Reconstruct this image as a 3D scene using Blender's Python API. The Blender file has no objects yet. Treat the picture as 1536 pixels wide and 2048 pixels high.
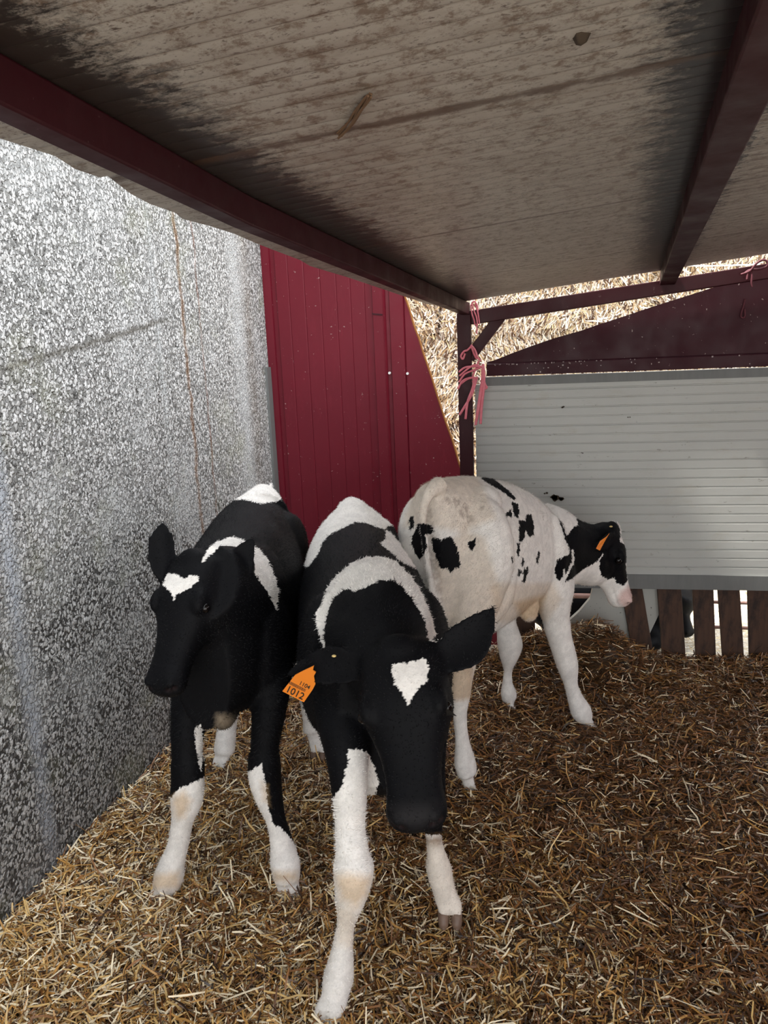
import bpy, math, random
import numpy as np
from mathutils import Vector, Matrix
from mathutils import noise as mnoise

# ------------------------------------------------------------------ camera, sky, sun, exposure
SC = bpy.context.scene
COL = SC.collection
cam_d = bpy.data.cameras.new('camera'); cam = bpy.data.objects.new('camera', cam_d); COL.objects.link(cam)
cam_d.sensor_fit = 'VERTICAL'; cam_d.sensor_height = 24.0; cam_d.lens = 24.0 * 1542.0 / 2048.0
cam_d.clip_start = 0.02
cam.matrix_world = Matrix(((0.98242902, 0.00266095, 0.18661765, 0.0),
                           (0.18192553, 0.20958818, -0.96071634, 0.0),
                           (-0.04166927, 0.97778613, 0.20542142, 1.4),
                           (0, 0, 0, 1)))
SC.camera = cam
SC.view_settings.view_transform = 'Standard'; SC.view_settings.look = 'None'
SC.view_settings.gamma = 1.0; SC.view_settings.use_curve_mapping = False
SC.view_settings.exposure = 1.08
W = bpy.data.worlds.new('sky'); SC.world = W; W.use_nodes = True
wn = W.node_tree; bg = wn.nodes['Background']
tc = wn.nodes.new('ShaderNodeTexCoord'); sx = wn.nodes.new('ShaderNodeSeparateXYZ'); wn.links.new(tc.outputs['Generated'], sx.inputs[0])
wr = wn.nodes.new('ShaderNodeValToRGB'); wn.links.new(sx.outputs['Z'], wr.inputs[0]); wn.links.new(wr.outputs[0], bg.inputs[0])
wr.color_ramp.elements[0].position = 0.0; wr.color_ramp.elements[0].color = (0.80, 0.82, 0.84, 1)
wr.color_ramp.elements[1].position = 0.6; wr.color_ramp.elements[1].color = (0.93, 0.96, 1.0, 1)
bg.inputs[1].default_value = 1.6
sun_d = bpy.data.lights.new('sun', 'SUN'); sun = bpy.data.objects.new('sun', sun_d); COL.objects.link(sun)
sun_d.energy = 6.0; sun_d.angle = math.radians(2.5); sun_d.color = (1.0, 0.95, 0.88)
sun.rotation_euler = Vector((-0.60, -0.10, 1.0)).to_track_quat('Z', 'Y').to_euler()
SC.cycles.use_denoising = True
SC.cycles.max_bounces = 8

R = random.Random(7)
NR = np.random.default_rng(11)

# ------------------------------------------------------------------ helpers
def props(o, label=None, cat=None, group=None, kind=None):
    if label: o['label'] = label
    if cat: o['category'] = cat
    if group: o['group'] = group
    if kind: o['kind'] = kind
    return o

def empty(name, loc, label, cat, group=None):
    o = bpy.data.objects.new(name, None); COL.objects.link(o); o.location = loc
    o.empty_display_size = 0.05
    return props(o, label, cat, group)

def world_loc(p):
    v = Vector((0, 0, 0))
    while p: v = v + p.location; p = p.parent
    return v

def link(name, verts, faces, mat, parent=None, smooth=False, col=None, loc=None, midx=None):
    """verts in WORLD coordinates; the object gets its origin at loc or the parent's."""
    me = bpy.data.meshes.new(name)
    off = world_loc(parent) if parent else Vector((0, 0, 0))
    if loc is not None: o_loc = Vector(loc) - off
    else: o_loc = Vector((0, 0, 0))
    V = np.asarray(verts, dtype=np.float64).reshape(-1, 3) - np.array(off + o_loc)
    if isinstance(faces, np.ndarray):
        nf, k = faces.shape
        me.vertices.add(len(V)); me.vertices.foreach_set('co', V.astype(np.float32).ravel())
        me.loops.add(nf * k); me.loops.foreach_set('vertex_index', faces.astype(np.int32).ravel())
        me.polygons.add(nf); me.polygons.foreach_set('loop_start', np.arange(0, nf * k, k, dtype=np.int32))
        me.update(calc_edges=True)
    else:
        me.from_pydata(V.tolist(), [], faces)
    if smooth: me.polygons.foreach_set('use_smooth', [True] * len(me.polygons))
    if col is not None:
        a = me.color_attributes.new('Col', 'FLOAT_COLOR', 'POINT')
        c = np.ones((len(V), 4), dtype=np.float32); c[:, :3] = col
        a.data.foreach_set('color', c.ravel())
    for m in (mat if isinstance(mat, (list, tuple)) else [mat]): me.materials.append(m)
    if midx is not None: me.polygons.foreach_set('material_index', midx)
    o = bpy.data.objects.new(name, me); COL.objects.link(o); o.parent = parent; o.location = o_loc
    return o

class MB:
    def __init__(s): s.v = []; s.f = []
    def add(s, v, f):
        n = len(s.v); s.v += [tuple(p) for p in v]; s.f += [tuple(i + n for i in q) for q in f]; return s
    def hexa(s, p):  # 8 points: bottom 0-3 ccw, top 4-7
        return s.add(p, [(3, 2, 1, 0), (4, 5, 6, 7), (0, 1, 5, 4), (1, 2, 6, 5), (2, 3, 7, 6), (3, 0, 4, 7)])
    def box(s, x0, x1, y0, y1, z0, z1):
        return s.hexa([(x0, y0, z0), (x1, y0, z0), (x1, y1, z0), (x0, y1, z0), (x0, y0, z1), (x1, y0, z1), (x1, y1, z1), (x0, y1, z1)])
    def bar(s, a, b, w, h, up=(0, 0, 1)):  # rectangular bar from a to b, a,b on its axis
        a = Vector(a); b = Vector(b); d = (b - a).normalized(); sd = d.cross(Vector(up)).normalized(); u = sd.cross(d)
        q = []
        for p in (a, b):
            for (i, j) in ((-1, -1), (1, -1), (1, 1), (-1, 1)): q.append(p + sd * (i * w / 2) + u * (j * h / 2))
        return s.add(q, [(0, 1, 2, 3), (7, 6, 5, 4), (0, 4, 5, 1), (1, 5, 6, 2), (2, 6, 7, 3), (3, 7, 4, 0)])
    def tube(s, pts, rad, n=8, closed=True):
        pts = [Vector(p) for p in pts]
        rs = rad if isinstance(rad, (list, tuple)) else [rad] * len(pts)
        ref = Vector((0.13, 0.29, 0.95)); base = len(s.v); prev = None
        for i, p in enumerate(pts):
            t = (pts[min(i + 1, len(pts) - 1)] - pts[max(i - 1, 0)]).normalized()
            if prev is None: sd = t.cross(ref).normalized()
            else: sd = (prev - t * prev.dot(t)).normalized()
            prev = sd; u = t.cross(sd)
            for k in range(n):
                a = 2 * math.pi * k / n; s.v.append(tuple(p + (sd * math.cos(a) + u * math.sin(a)) * rs[i]))
        for i in range(len(pts) - 1):
            for k in range(n):
                k2 = (k + 1) % n
                s.f.append((base + i * n + k, base + i * n + k2, base + (i + 1) * n + k2, base + (i + 1) * n + k))
        s.f.append(tuple(base + k for k in reversed(range(n)))); s.f.append(tuple(base + (len(pts) - 1) * n + k for k in range(n)))
        return s
    def prism(s, poly, axis, a, b):  # poly of 2D points, extruded on axis ('x','y','z')
        n = len(poly); q = []
        for t in (a, b):
            for (u, w) in poly: q.append({'x': (t, u, w), 'y': (u, t, w), 'z': (u, w, t)}[axis])
        f = [tuple(range(n)), tuple(reversed(range(n, 2 * n)))]
        for i in range(n): f.append((i, (i + 1) % n, n + (i + 1) % n, n + i))
        return s.add(q, f)
    def obj(s, name, mat, parent=None, smooth=False, bevel=0, loc=None):
        o = link(name, s.v, s.f, mat, parent, smooth, loc=loc)
        if bevel:
            m = o.modifiers.new('bevel', 'BEVEL'); m.width = bevel; m.segments = 2; m.limit_method = 'ANGLE'
        return o

# ------------------------------------------------------------------ materials
def mat(name, color=(0.5, 0.5, 0.5), rough=0.6, metal=0.0, spec=0.5):
    m = bpy.data.materials.new(name); m.use_nodes = True; b = m.node_tree.nodes['Principled BSDF']
    b.inputs['Base Color'].default_value = (*color, 1); b.inputs['Roughness'].default_value = rough
    b.inputs['Metallic'].default_value = metal; b.inputs['Specular IOR Level'].default_value = spec
    return m
class N:
    def __init__(s, m): s.m = m; s.t = m.node_tree; s.b = s.t.nodes['Principled BSDF']; s.tc = s.t.nodes.new('ShaderNodeTexCoord')
    def new(s, t, **k):
        n = s.t.nodes.new(t)
        for a, v in k.items(): setattr(n, a, v)
        return n
    def l(s, a, b): s.t.links.new(a, b)
    def coord(s, scale=(1, 1, 1), rot=(0, 0, 0), loc=(0, 0, 0)):
        n = s.new('ShaderNodeMapping'); s.l(s.tc.outputs['Object'], n.inputs[0])
        n.inputs['Scale'].default_value = scale; n.inputs['Rotation'].default_value = rot; n.inputs['Location'].default_value = loc
        return n.outputs[0]
    def noise(s, scale, detail=4, rough=0.6, vec=None, dist=0.0):
        n = s.new('ShaderNodeTexNoise'); n.inputs['Scale'].default_value = scale; n.inputs['Detail'].default_value = detail
        n.inputs['Roughness'].default_value = rough; n.inputs['Distortion'].default_value = dist
        s.l(vec if vec is not None else s.tc.outputs['Object'], n.inputs['Vector']); return n.outputs['Fac']
    def ramp(s, fac, stops, interp='LINEAR'):
        n = s.new('ShaderNodeValToRGB'); n.color_ramp.interpolation = interp; e = n.color_ramp.elements
        for i, (p, c) in enumerate(stops):
            if i > 1: e.new(p)
            e[i].position = p
            e[i].color = (*c, 1) if isinstance(c, tuple) else (c, c, c, 1)
        s.l(fac, n.inputs[0]); return n.outputs[0]
    def mix(s, fac, a, b, mode='MIX'):
        n = s.new('ShaderNodeMix', data_type='RGBA', blend_type=mode)
        for inp, v in ((n.inputs[0], fac), (n.inputs[6], a), (n.inputs[7], b)):
            if isinstance(v, (int, float)): inp.default_value = v if inp.type == 'VALUE' else (v, v, v, 1)
            elif isinstance(v, tuple): inp.default_value = (*v, 1)
            else: s.l(v, inp)
        return n.outputs[2]
    def math(s, op, a, b=0.0, c=0.0, clamp=False):
        n = s.new('ShaderNodeMath', operation=op, use_clamp=clamp)
        for inp, v in zip(n.inputs, (a, b, c)):
            if isinstance(v, (int, float)): inp.default_value = v
            else: s.l(v, inp)
        return n.outputs[0]
    def xyz(s, vec=None):
        n = s.new('ShaderNodeSeparateXYZ'); s.l(vec if vec is not None else s.tc.outputs['Object'], n.inputs[0]); return n.outputs
    def color(s, c): s.l(c, s.b.inputs['Base Color'])
    def bump(s, h, strength=0.5, dist=0.01):
        n = s.new('ShaderNodeBump'); n.inputs['Strength'].default_value = strength; n.inputs['Distance'].default_value = dist
        s.l(h, n.inputs['Height']); s.l(n.outputs[0], s.b.inputs['Normal'])

# exposed-aggregate concrete wall
m_wall = mat('exposed_aggregate_concrete', rough=0.85); n = N(m_wall)
v1 = n.new('ShaderNodeTexVoronoi'); v1.inputs['Scale'].default_value = 105; v1.inputs['Randomness'].default_value = 1
wv = n.new('ShaderNodeMix', data_type='VECTOR')
nz = n.new('ShaderNodeTexNoise'); nz.inputs['Scale'].default_value = 60; nz.inputs['Detail'].default_value = 2; n.l(n.tc.outputs['Object'], nz.inputs['Vector'])
wv.inputs[0].default_value = 0.02; n.l(n.coord((1, 1.0, 0.86), (0.5, 0, 0)), wv.inputs[4]); n.l(nz.outputs['Color'], wv.inputs[5])
n.l(wv.outputs[1], v1.inputs['Vector'])
pebble = n.ramp(v1.outputs['Distance'], [(0.0, 1.0), (0.50, 0.85), (0.72, 0.0)])
sepc = n.new('ShaderNodeSeparateColor'); n.l(v1.outputs['Color'], sepc.inputs[0])
stone = n.ramp(sepc.outputs[0], [(0.0, (0.10, 0.10, 0.095)), (0.22, (0.42, 0.42, 0.41)), (0.5, (0.70, 0.70, 0.69)), (1.0, (0.90, 0.91, 0.91))])
big = n.noise(1.6, 4, 0.6)
smooth_patch = n.ramp(n.noise(2.6, 5, 0.62, n.coord((1, 1, 1), (0.4, 0, 0), (3, 1, 2))), [(0.54, 0.0), (0.70, 0.6)])
x_, y_, z_ = n.xyz()[0], n.xyz()[1], n.xyz()[2]
grout_low = n.ramp(n.math('ADD', z_, n.math('MULTIPLY', big, 0.5)), [(0.25, (0.020, 0.019, 0.018)), (1.0, (0.045, 0.044, 0.042)), (1.8, (0.24, 0.24, 0.23))])
c = n.mix(pebble, grout_low, stone)
c = n.mix(n.ramp(n.noise(75, 3, 0.65), [(0.57, 0.0), (0.64, 0.85)]), c, (0.05, 0.048, 0.045))
c = n.mix(smooth_patch, c, n.ramp(n.noise(90, 3, 0.7), [(0.35, (0.36, 0.37, 0.37)), (0.6, (0.66, 0.68, 0.68))]))
# smooth trowelled vertical joint bands
def band(c, y0, w, colr, amt, wob=0.02, zmin=None):
    yy = n.math('ADD', y_, n.math('MULTIPLY', n.math('SUBTRACT', n.noise(7, 4, 0.65, n.coord((1, .15, 1))), 0.5), wob))
    d = n.math('ABSOLUTE', n.math('SUBTRACT', yy, y0))
    f = n.math('MULTIPLY', n.math('SUBTRACT', 1.0, n.math('DIVIDE', d, w), clamp=True), amt)
    f = n.math('MULTIPLY', f, n.ramp(n.noise(9, 5, 0.7), [(0.35, 0.3), (0.6, 1.0)]))
    return n.mix(f, c, colr)
for (yy0, w_, cl_, am_) in ((1.6823, .045, (.50, .54, .60), 1.0), (2.6246, .03, (.58, .60, .60), .9), (3.415, .12, (.60, .62, .62), .95)):
    c = band(c, yy0, w_, cl_, am_)
c = band(c, 2.8412, .020, (.34, .16, .05), 1.0, .07)
c = band(c, 2.8412, .007, (.05, .025, .015), 1.0, .07)
c = band(c, 2.9968, .012, (.22, .09, .05), .8, .05)
c = band(c, 2.6169, .004, (.10, .10, .09), 1.0, .01)
c = band(c, 3.55, .10, (.18, .13, .08), .45, .05)
# lift line: a slanting cold joint in the concrete
ll = n.math('SUBTRACT', z_, n.math('ADD', n.math('MULTIPLY', y_, 0.15821561338289974), 1.112918126394052))
ll = n.math('ABSOLUTE', n.math('ADD', ll, n.math('MULTIPLY', n.math('SUBTRACT', n.noise(8, 5, .7), .5), .05)))
lm = n.math('MULTIPLY', n.ramp(ll, [(0.0, 0.85), (0.018, 0.0)]), n.ramp(n.math('DIVIDE', y_, 4.0), [(.66, 1.0), (.70, 0.0)]))
c = n.mix(lm, c, (.12, .11, .09))
# damp, dirt splashed base of the wall
low = n.ramp(n.math('ADD', z_, n.math('MULTIPLY', n.math('SUBTRACT', n.noise(6, 5, 0.7), 0.5), 0.35)), [(0.0, 0.95), (0.35, 0.55), (1.05, 0.0)])
c = n.mix(low, c, n.mix(0.42, c, (0.045, 0.035, 0.028), 'MIX'))
algae = n.ramp(n.noise(3.2, 4, 0.7, n.coord(loc=(5, 2, 7))), [(0.55, 0.0), (0.75, 0.35)])
c = n.mix(algae, c, (0.33, 0.34, 0.20))
n.color(c)
hgt = n.math('ADD', n.math('MULTIPLY', pebble, n.math('SUBTRACT', 1.0, n.math('MULTIPLY', smooth_patch, 0.8))), n.math('MULTIPLY', n.noise(30, 4), 0.3))
n.bump(hgt, 1.0, 0.008)

# maroon painted steel
def painted(name, base, chips=0.0, rough=0.42):
    m = mat(name, base, rough); n = N(m)
    n.b.inputs['Specular IOR Level'].default_value = 0.25
    c = n.mix(n.ramp(n.noise(3, 5, 0.6), [(0.3, 0.0), (0.75, 0.6)]), base, tuple(v * 0.72 for v in base))
    c = n.mix(n.ramp(n.noise(26, 6, 0.75, n.coord((1, 1, 0.25))), [(0.56, 0.0), (0.8, 0.35)]), c, tuple(v * 1.5 + 0.012 for v in base))
    if chips:
        c = n.mix(n.ramp(n.noise(60, 3, 0.6), [(0.70, 0.0), (0.73, chips)]), c, (0.55, 0.45, 0.42))
    n.color(c); n.bump(n.noise(7, 3), 0.15, 0.01)
    n.l(n.ramp(n.noise(9, 4), [(0.3, rough - 0.08), (0.7, rough + 0.2)]), n.b.inputs['Roughness'])
    return m
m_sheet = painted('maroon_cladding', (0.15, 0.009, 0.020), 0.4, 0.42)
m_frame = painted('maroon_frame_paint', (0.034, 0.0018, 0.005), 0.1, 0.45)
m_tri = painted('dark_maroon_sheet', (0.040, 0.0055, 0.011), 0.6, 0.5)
m_rust = mat('rusty_cut_edge', (0.30, 0.12, 0.03), 0.9)

# dirty white corrugated ceiling sheet
m_ceil = mat('dirty_white_lining', rough=0.38); n = N(m_ceil)
x_, y_, z_ = n.xyz()[0], n.xyz()[1], n.xyz()[2]
base = n.mix(n.noise(1.8, 4, 0.6), (0.33, 0.29, 0.25), (0.46, 0.425, 0.38))
streak = n.noise(14, 6, 0.78, n.coord((0.35, 1.2, 1)))
c = n.mix(n.ramp(streak, [(0.48, 0.0), (0.72, 0.50)]), base, (0.17, 0.115, 0.08))
c = n.mix(n.ramp(n.noise(70, 5, 0.8, n.coord((0.5, 1, 1))), [(0.58, 0.0), (0.66, 0.9)]), c, (0.07, 0.040, 0.026))
c = n.mix(n.ramp(n.noise(150, 3, 0.7, n.coord((0.6, 1, 1))), [(0.60, 0.0), (0.68, 0.8)]), c, (0.06, 0.035, 0.022))
near = n.ramp(n.math('ADD', y_, n.math('MULTIPLY', n.noise(3, 3), 1.0)), [(1.0, 1.0), (2.6, 0.0)])
c = n.mix(n.math('MULTIPLY', near, n.ramp(n.noise(34, 5, 0.8), [(0.50, 0.0), (0.62, 0.8)])), c, (0.13, 0.08, 0.05))
gm = n.ramp(n.math('ABSOLUTE', n.math('SINE', n.math('MULTIPLY', y_, math.pi / 0.038))), [(0.0, 0.42), (0.30, 0.0)])   # groove shade painted into the colour as dark lines along the ribs
gm = n.math('MULTIPLY', gm, n.math('LESS_THAN', y_, 2.6)); c = n.mix(gm, c, (0.13, 0.095, 0.07))
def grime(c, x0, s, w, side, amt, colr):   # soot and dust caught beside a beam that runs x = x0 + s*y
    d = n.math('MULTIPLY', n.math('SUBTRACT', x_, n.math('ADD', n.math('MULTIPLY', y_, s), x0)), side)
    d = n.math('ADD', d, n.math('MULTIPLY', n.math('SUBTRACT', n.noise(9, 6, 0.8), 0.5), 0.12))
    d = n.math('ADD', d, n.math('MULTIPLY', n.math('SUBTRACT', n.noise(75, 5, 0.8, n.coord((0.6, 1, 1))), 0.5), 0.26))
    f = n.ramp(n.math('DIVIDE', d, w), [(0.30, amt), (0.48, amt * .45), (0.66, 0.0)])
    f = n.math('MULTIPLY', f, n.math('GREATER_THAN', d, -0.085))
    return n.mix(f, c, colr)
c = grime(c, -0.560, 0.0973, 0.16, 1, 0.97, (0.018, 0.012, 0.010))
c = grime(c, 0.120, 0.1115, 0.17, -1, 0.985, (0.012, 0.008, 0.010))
for ys in (1.11, 1.868, 2.595):
    d = n.math('ABSOLUTE', n.math('SUBTRACT', y_, ys))
    d = n.math('ADD', d, n.math('MULTIPLY', n.math('SUBTRACT', n.noise(18, 5, 0.7), 0.55), 0.05 if ys < 1.5 else 0.012))
    c = n.mix(n.ramp(d, [(0.002, 0.85), (0.012 if ys < 1.5 else 0.006, 0.0)]), c, (0.07, 0.035, 0.018))
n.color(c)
rib = n.math('POWER', n.math('ABSOLUTE', n.math('SINE', n.math('MULTIPLY', y_, math.pi / 0.038))), 0.35)
fl = n.ramp(y_, [(0.0, 1.0), (2.595 / 4, 1.0), (2.605 / 4, 0.0)]); 
yq = n.math('DIVIDE', y_, 4.0); fl = n.ramp(yq, [(0.0, 1.0), (0.6487, 1.0), (0.6512, 0.0)])
n.bump(n.math('ADD', n.math('MULTIPLY', n.math('MULTIPLY', rib, fl), 0.5), n.math('MULTIPLY', n.noise(25, 5), 0.25)), 0.6, 0.0035)

# white / grey insulated panel
m_panel = mat('white_insulated_panel', rough=0.45); n = N(m_panel)
c = n.mix(n.noise(2.0, 4), (0.40, 0.41, 0.385), (0.50, 0.51, 0.485))
c = n.mix(n.ramp(n.noise(7, 6, 0.75, n.coord((0.6, 1, 1.6))), [(0.55, 0.0), (0.80, 0.55)]), c, (0.36, 0.31, 0.22))
c = n.mix(n.ramp(n.noise(38, 5, 0.8, n.coord((0.5, 1, 1))), [(0.64, 0.0), (0.70, 0.7)]), c, (0.12, 0.10, 0.07))
n.color(c); n.bump(n.noise(12, 3), 0.1, 0.01)
m_offcut = mat('speckled_pale_panel', rough=0.5); n = N(m_offcut)
c = n.mix(n.noise(3, 3), (0.40, 0.40, 0.36), (0.48, 0.48, 0.44))
c = n.mix(n.ramp(n.noise(70, 3, 0.6), [(0.66, 0.0), (0.69, 0.95)]), c, (0.04, 0.03, 0.02)); n.color(c)
m_galv = mat('galvanised_flashing', rough=0.5, metal=0.0); n = N(m_galv)
n.color(n.mix(n.noise(12, 4, 0.7, n.coord((2, 1, 0.3))), (0.11, 0.115, 0.11), (0.20, 0.205, 0.20)))
m_edge = mat('grey_sheet_edge', rough=0.7); n = N(m_edge)
n.color(n.mix(n.ramp(n.noise(20, 6, 0.8), [(0.42, 0.0), (0.62, 1.0)]), (0.34, 0.34, 0.32), (0.11, 0.10, 0.09)))
# wood
m_wood = mat('weathered_board', rough=0.75); n = N(m_wood)
c = n.mix(n.noise(7, 8, 0.72, n.coord((6, 6, 0.35)), 0.6), (0.022, 0.011, 0.007), (0.125, 0.062, 0.036))
c = n.mix(n.ramp(n.noise(9, 5, 0.7, n.coord((1.6, 1, .6))), [(0.48, 0.0), (0.62, 0.9)]), c, (0.016, 0.009, 0.007)); n.color(c)
n.bump(n.noise(9, 7, 0.7, n.coord((9, 9, 0.4))), 0.4, 0.004)
# earth, straw, bales
m_dirt = mat('trodden_bedding', rough=0.95); n = N(m_dirt)
n.color(n.mix(n.noise(40, 6, 0.8), (0.030, 0.015, 0.006), (0.15, 0.085, 0.035))); n.bump(n.noise(60, 5, 0.8), 1.0, 0.02)
m_yard = mat('straw_strewn_yard', rough=0.95); n = N(m_yard)
n.color(n.mix(n.ramp(n.noise(34, 6, 0.8), [(0.38, 0.0), (0.58, 1.0)]), (0.42, 0.36, 0.26), (0.88, 0.86, 0.80))); n.bump(n.noise(80, 5), 0.6, 0.01)
def attr_mat(name, rough=0.6, spec=0.3, sheen=0.0, trans=0.0):
    m = mat(name, rough=rough, spec=spec); a = m.node_tree.nodes.new('ShaderNodeVertexColor'); a.layer_name = 'Col'
    m.node_tree.links.new(a.outputs[0], m.node_tree.nodes['Principled BSDF'].inputs['Base Color'])
    if sheen: m.node_tree.nodes['Principled BSDF'].inputs['Sheen Weight'].default_value = sheen
    return m
m_straw = attr_mat('loose_straw', 0.36, 0.55)
m_hay = attr_mat('bale_straw', 0.55, 0.3)
m_hide = attr_mat('calf_hide', 0.62, 0.12)
m_fur = attr_mat('calf_fur', 0.55, 0.14)
m_eye = mat('dark_eye', (0.004, 0.003, 0.003), 0.16, spec=0.35)
m_hoof = mat('horn_hoof', rough=0.5); n = N(m_hoof); n.color(n.mix(n.noise(40, 3), (0.11, 0.065, 0.045), (0.26, 0.17, 0.12)))
m_tag = mat('orange_ear_tag', (0.80, 0.22, 0.012), 0.45)
m_ink = mat('black_ink', (0.01, 0.008, 0.006), 0.6)
m_yel = mat('yellow_tag_pin', (0.75, 0.55, 0.22), 0.5)
m_twine = mat('pink_baling_twine', rough=0.6); n = N(m_twine); n.color(n.mix(n.noise(60, 3), (0.62, 0.10, 0.15), (0.80, 0.28, 0.32)))
m_twine_d = mat('dark_red_twine', (0.10, 0.018, 0.028), 0.7)
m_white = mat('plain_white', (0.8, 0.8, 0.78), 0.5)
m_pipe = mat('rusty_pink_pipe', rough=0.6); n = N(m_pipe); n.color(n.mix(n.noise(30, 4), (0.34, 0.20, 0.17), (0.16, 0.07, 0.05)))
m_mud = mat('dried_mud', (0.045, 0.030, 0.018), 0.95)
m_stem = mat('dry_stalk', (0.13, 0.07, 0.035), 0.85)

# ------------------------------------------------------------------ setting
o = MB().box(-2.5, 2.6, -1.2, 3.46, -0.30, -0.02).obj('floor', m_dirt); props(o, kind='structure')
# gently uneven bedding surface
def hmap(x, y):
    h = 0.018 * np.sin(3.1 * x + 1.0) * np.cos(2.3 * y) + 0.012 * np.sin(7.3 * x - 2 * y) * np.sin(5.9 * y + 1)
    h = h + 0.115 * np.exp(-(((x - 0.03) / 0.17) ** 2 + ((y - 3.20) / 0.14) ** 2))
    h = h + 0.160 * np.exp(-(((x - 0.29) / 0.15) ** 2 + ((y - 3.20) / 0.14) ** 2))
    h = h + 0.030 * np.exp(-((y - 3.25) / 0.22) ** 2)
    h = h + 0.020 * np.exp(-((x + 1.27) / 0.10) ** 2)
    return h
gx, gy = np.meshgrid(np.linspace(-1.30, 2.55, 150), np.linspace(-1.15, 3.38, 180), indexing='ij')
gz = hmap(gx, gy) - 0.012 + NR.normal(0, 0.004, gx.shape)
gv = np.stack([gx, gy, gz], -1).reshape(-1, 3)
ii, jj = np.meshgrid(np.arange(149), np.arange(179), indexing='ij'); a0 = ii * 180 + jj
gf = np.stack([a0, a0 + 180, a0 + 181, a0 + 1], -1).reshape(-1, 4)
nb = len(gv)

def blades(P0, D, L, Wd, bend, roll):
    """ribbons of two quads each: base point, direction, length, width, bend vector"""
    n_ = len(P0); D = D / np.linalg.norm(D, axis=1, keepdims=True)
    ref = np.tile([0.0, 0.0, 1.0], (n_, 1)); S = np.cross(D, ref); S /= (np.linalg.norm(S, axis=1, keepdims=True) + 1e-9)
    U = np.cross(S, D); S = S * np.cos(roll)[:, None] + U * np.sin(roll)[:, None]
    pts = []
    for t in (-0.5, 0.0, 0.5):
        c_ = P0 + D * (L * t)[:, None] + bend * (0.25 - t * t)
        w_ = Wd * (1.0 if t == 0 else 0.75)
        pts += [c_ - S * (w_ / 2)[:, None], c_ + S * (w_ / 2)[:, None]]
    V = np.stack(pts, 1).reshape(-1, 3)
    b = (np.arange(n_) * 6)[:, None]
    F = np.concatenate([b + np.array([[0, 1, 3, 2]]), b + np.array([[2, 3, 5, 4]])], 0)
    return V, F
def straw_cloud(n_, x0, x1, y0, y1, lift=0.030, seed=1):
    g = np.random.default_rng(seed)
    # denser near the camera's side of the pen
    x = g.uniform(x0, x1, n_); y = g.uniform(y0, y1, n_)
    az = g.uniform(0, 2 * np.pi, n_); el = g.normal(0, 0.22, n_); st = g.random(n_) < 0.03; el[st] = g.uniform(0.4, 1.3, st.sum())
    L_ = np.clip(g.gamma(3.2, 0.011, n_), 0.012, 0.11); w = g.uniform(0.0015, 0.0050, n_)
    D = np.stack([np.cos(az) * np.cos(el), np.sin(az) * np.cos(el), np.sin(el)], 1)
    z = hmap(x, y) + g.uniform(-0.008, lift, n_) + np.abs(np.sin(el)) * L_ * 0.35
    Pm = np.stack([x, y, z], 1)
    Pm[:, 0] = np.maximum(Pm[:, 0], -1.29 + L_ * 0.5 * np.abs(D[:, 0]))
    Pm[:, 1] = np.minimum(Pm[:, 1], 3.36 - L_ * 0.5 * np.abs(D[:, 1]))
    bend = g.normal(0, 0.010, (n_, 3)) * (L_ / 0.04)[:, None]
    V, F = blades(Pm, D, L_, w, bend, g.uniform(-0.9, 0.9, n_))
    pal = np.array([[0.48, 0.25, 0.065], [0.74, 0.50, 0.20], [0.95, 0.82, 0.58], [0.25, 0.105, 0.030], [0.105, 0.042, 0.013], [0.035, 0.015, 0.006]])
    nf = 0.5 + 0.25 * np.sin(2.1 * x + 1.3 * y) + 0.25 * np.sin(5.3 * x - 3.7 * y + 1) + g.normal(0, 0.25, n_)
    pale_share = np.clip(0.52 - 0.34 * (x + 0.45) - 0.24 * (y - 1.5) + 0.20 * np.clip(1.6 - y, 0, 1) + 0.25 * (nf - 0.5), 0.10, 0.98)   # paler straw mix towards the wall and the front, browner away from them
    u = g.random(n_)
    k = np.where(u < 0.34 * pale_share, 2, np.where(u < 0.62 * pale_share, 1, np.where(u < 0.88 * pale_share + 0.06, 0, np.where(u < 0.88 * pale_share + 0.06 + (1 - pale_share) * 0.50, 3, np.where(u < 0.97 - 0.10 * (1 - pale_share), 4, 5)))))
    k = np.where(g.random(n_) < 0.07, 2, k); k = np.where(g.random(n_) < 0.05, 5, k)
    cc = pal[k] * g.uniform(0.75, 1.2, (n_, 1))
    return V, F, np.repeat(cc, 6, 0)
FAST = hasattr(__import__('builtins'), 'FAST_BAKE')
def merge(parts):
    Vs, Fs, Cs, k = [], [], [], 0
    for V, F, C_ in parts: Vs.append(V); Fs.append(F + k); Cs.append(C_); k += len(V)
    return np.concatenate(Vs), np.concatenate(Fs), np.concatenate(Cs)
if not FAST:
    base_c = np.tile([0.05, 0.026, 0.010], (nb, 1)) * NR.uniform(0.5, 1.6, (nb, 1))
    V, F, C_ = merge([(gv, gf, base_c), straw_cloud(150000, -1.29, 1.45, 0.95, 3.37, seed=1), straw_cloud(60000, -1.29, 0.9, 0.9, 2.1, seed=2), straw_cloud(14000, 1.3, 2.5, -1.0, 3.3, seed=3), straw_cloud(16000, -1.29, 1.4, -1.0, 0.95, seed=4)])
    o = link('straw_bedding', V, F, m_straw, col=C_); props(o, 'loose golden brown straw bedding covering the pen floor', 'straw', kind='stuff')

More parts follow.
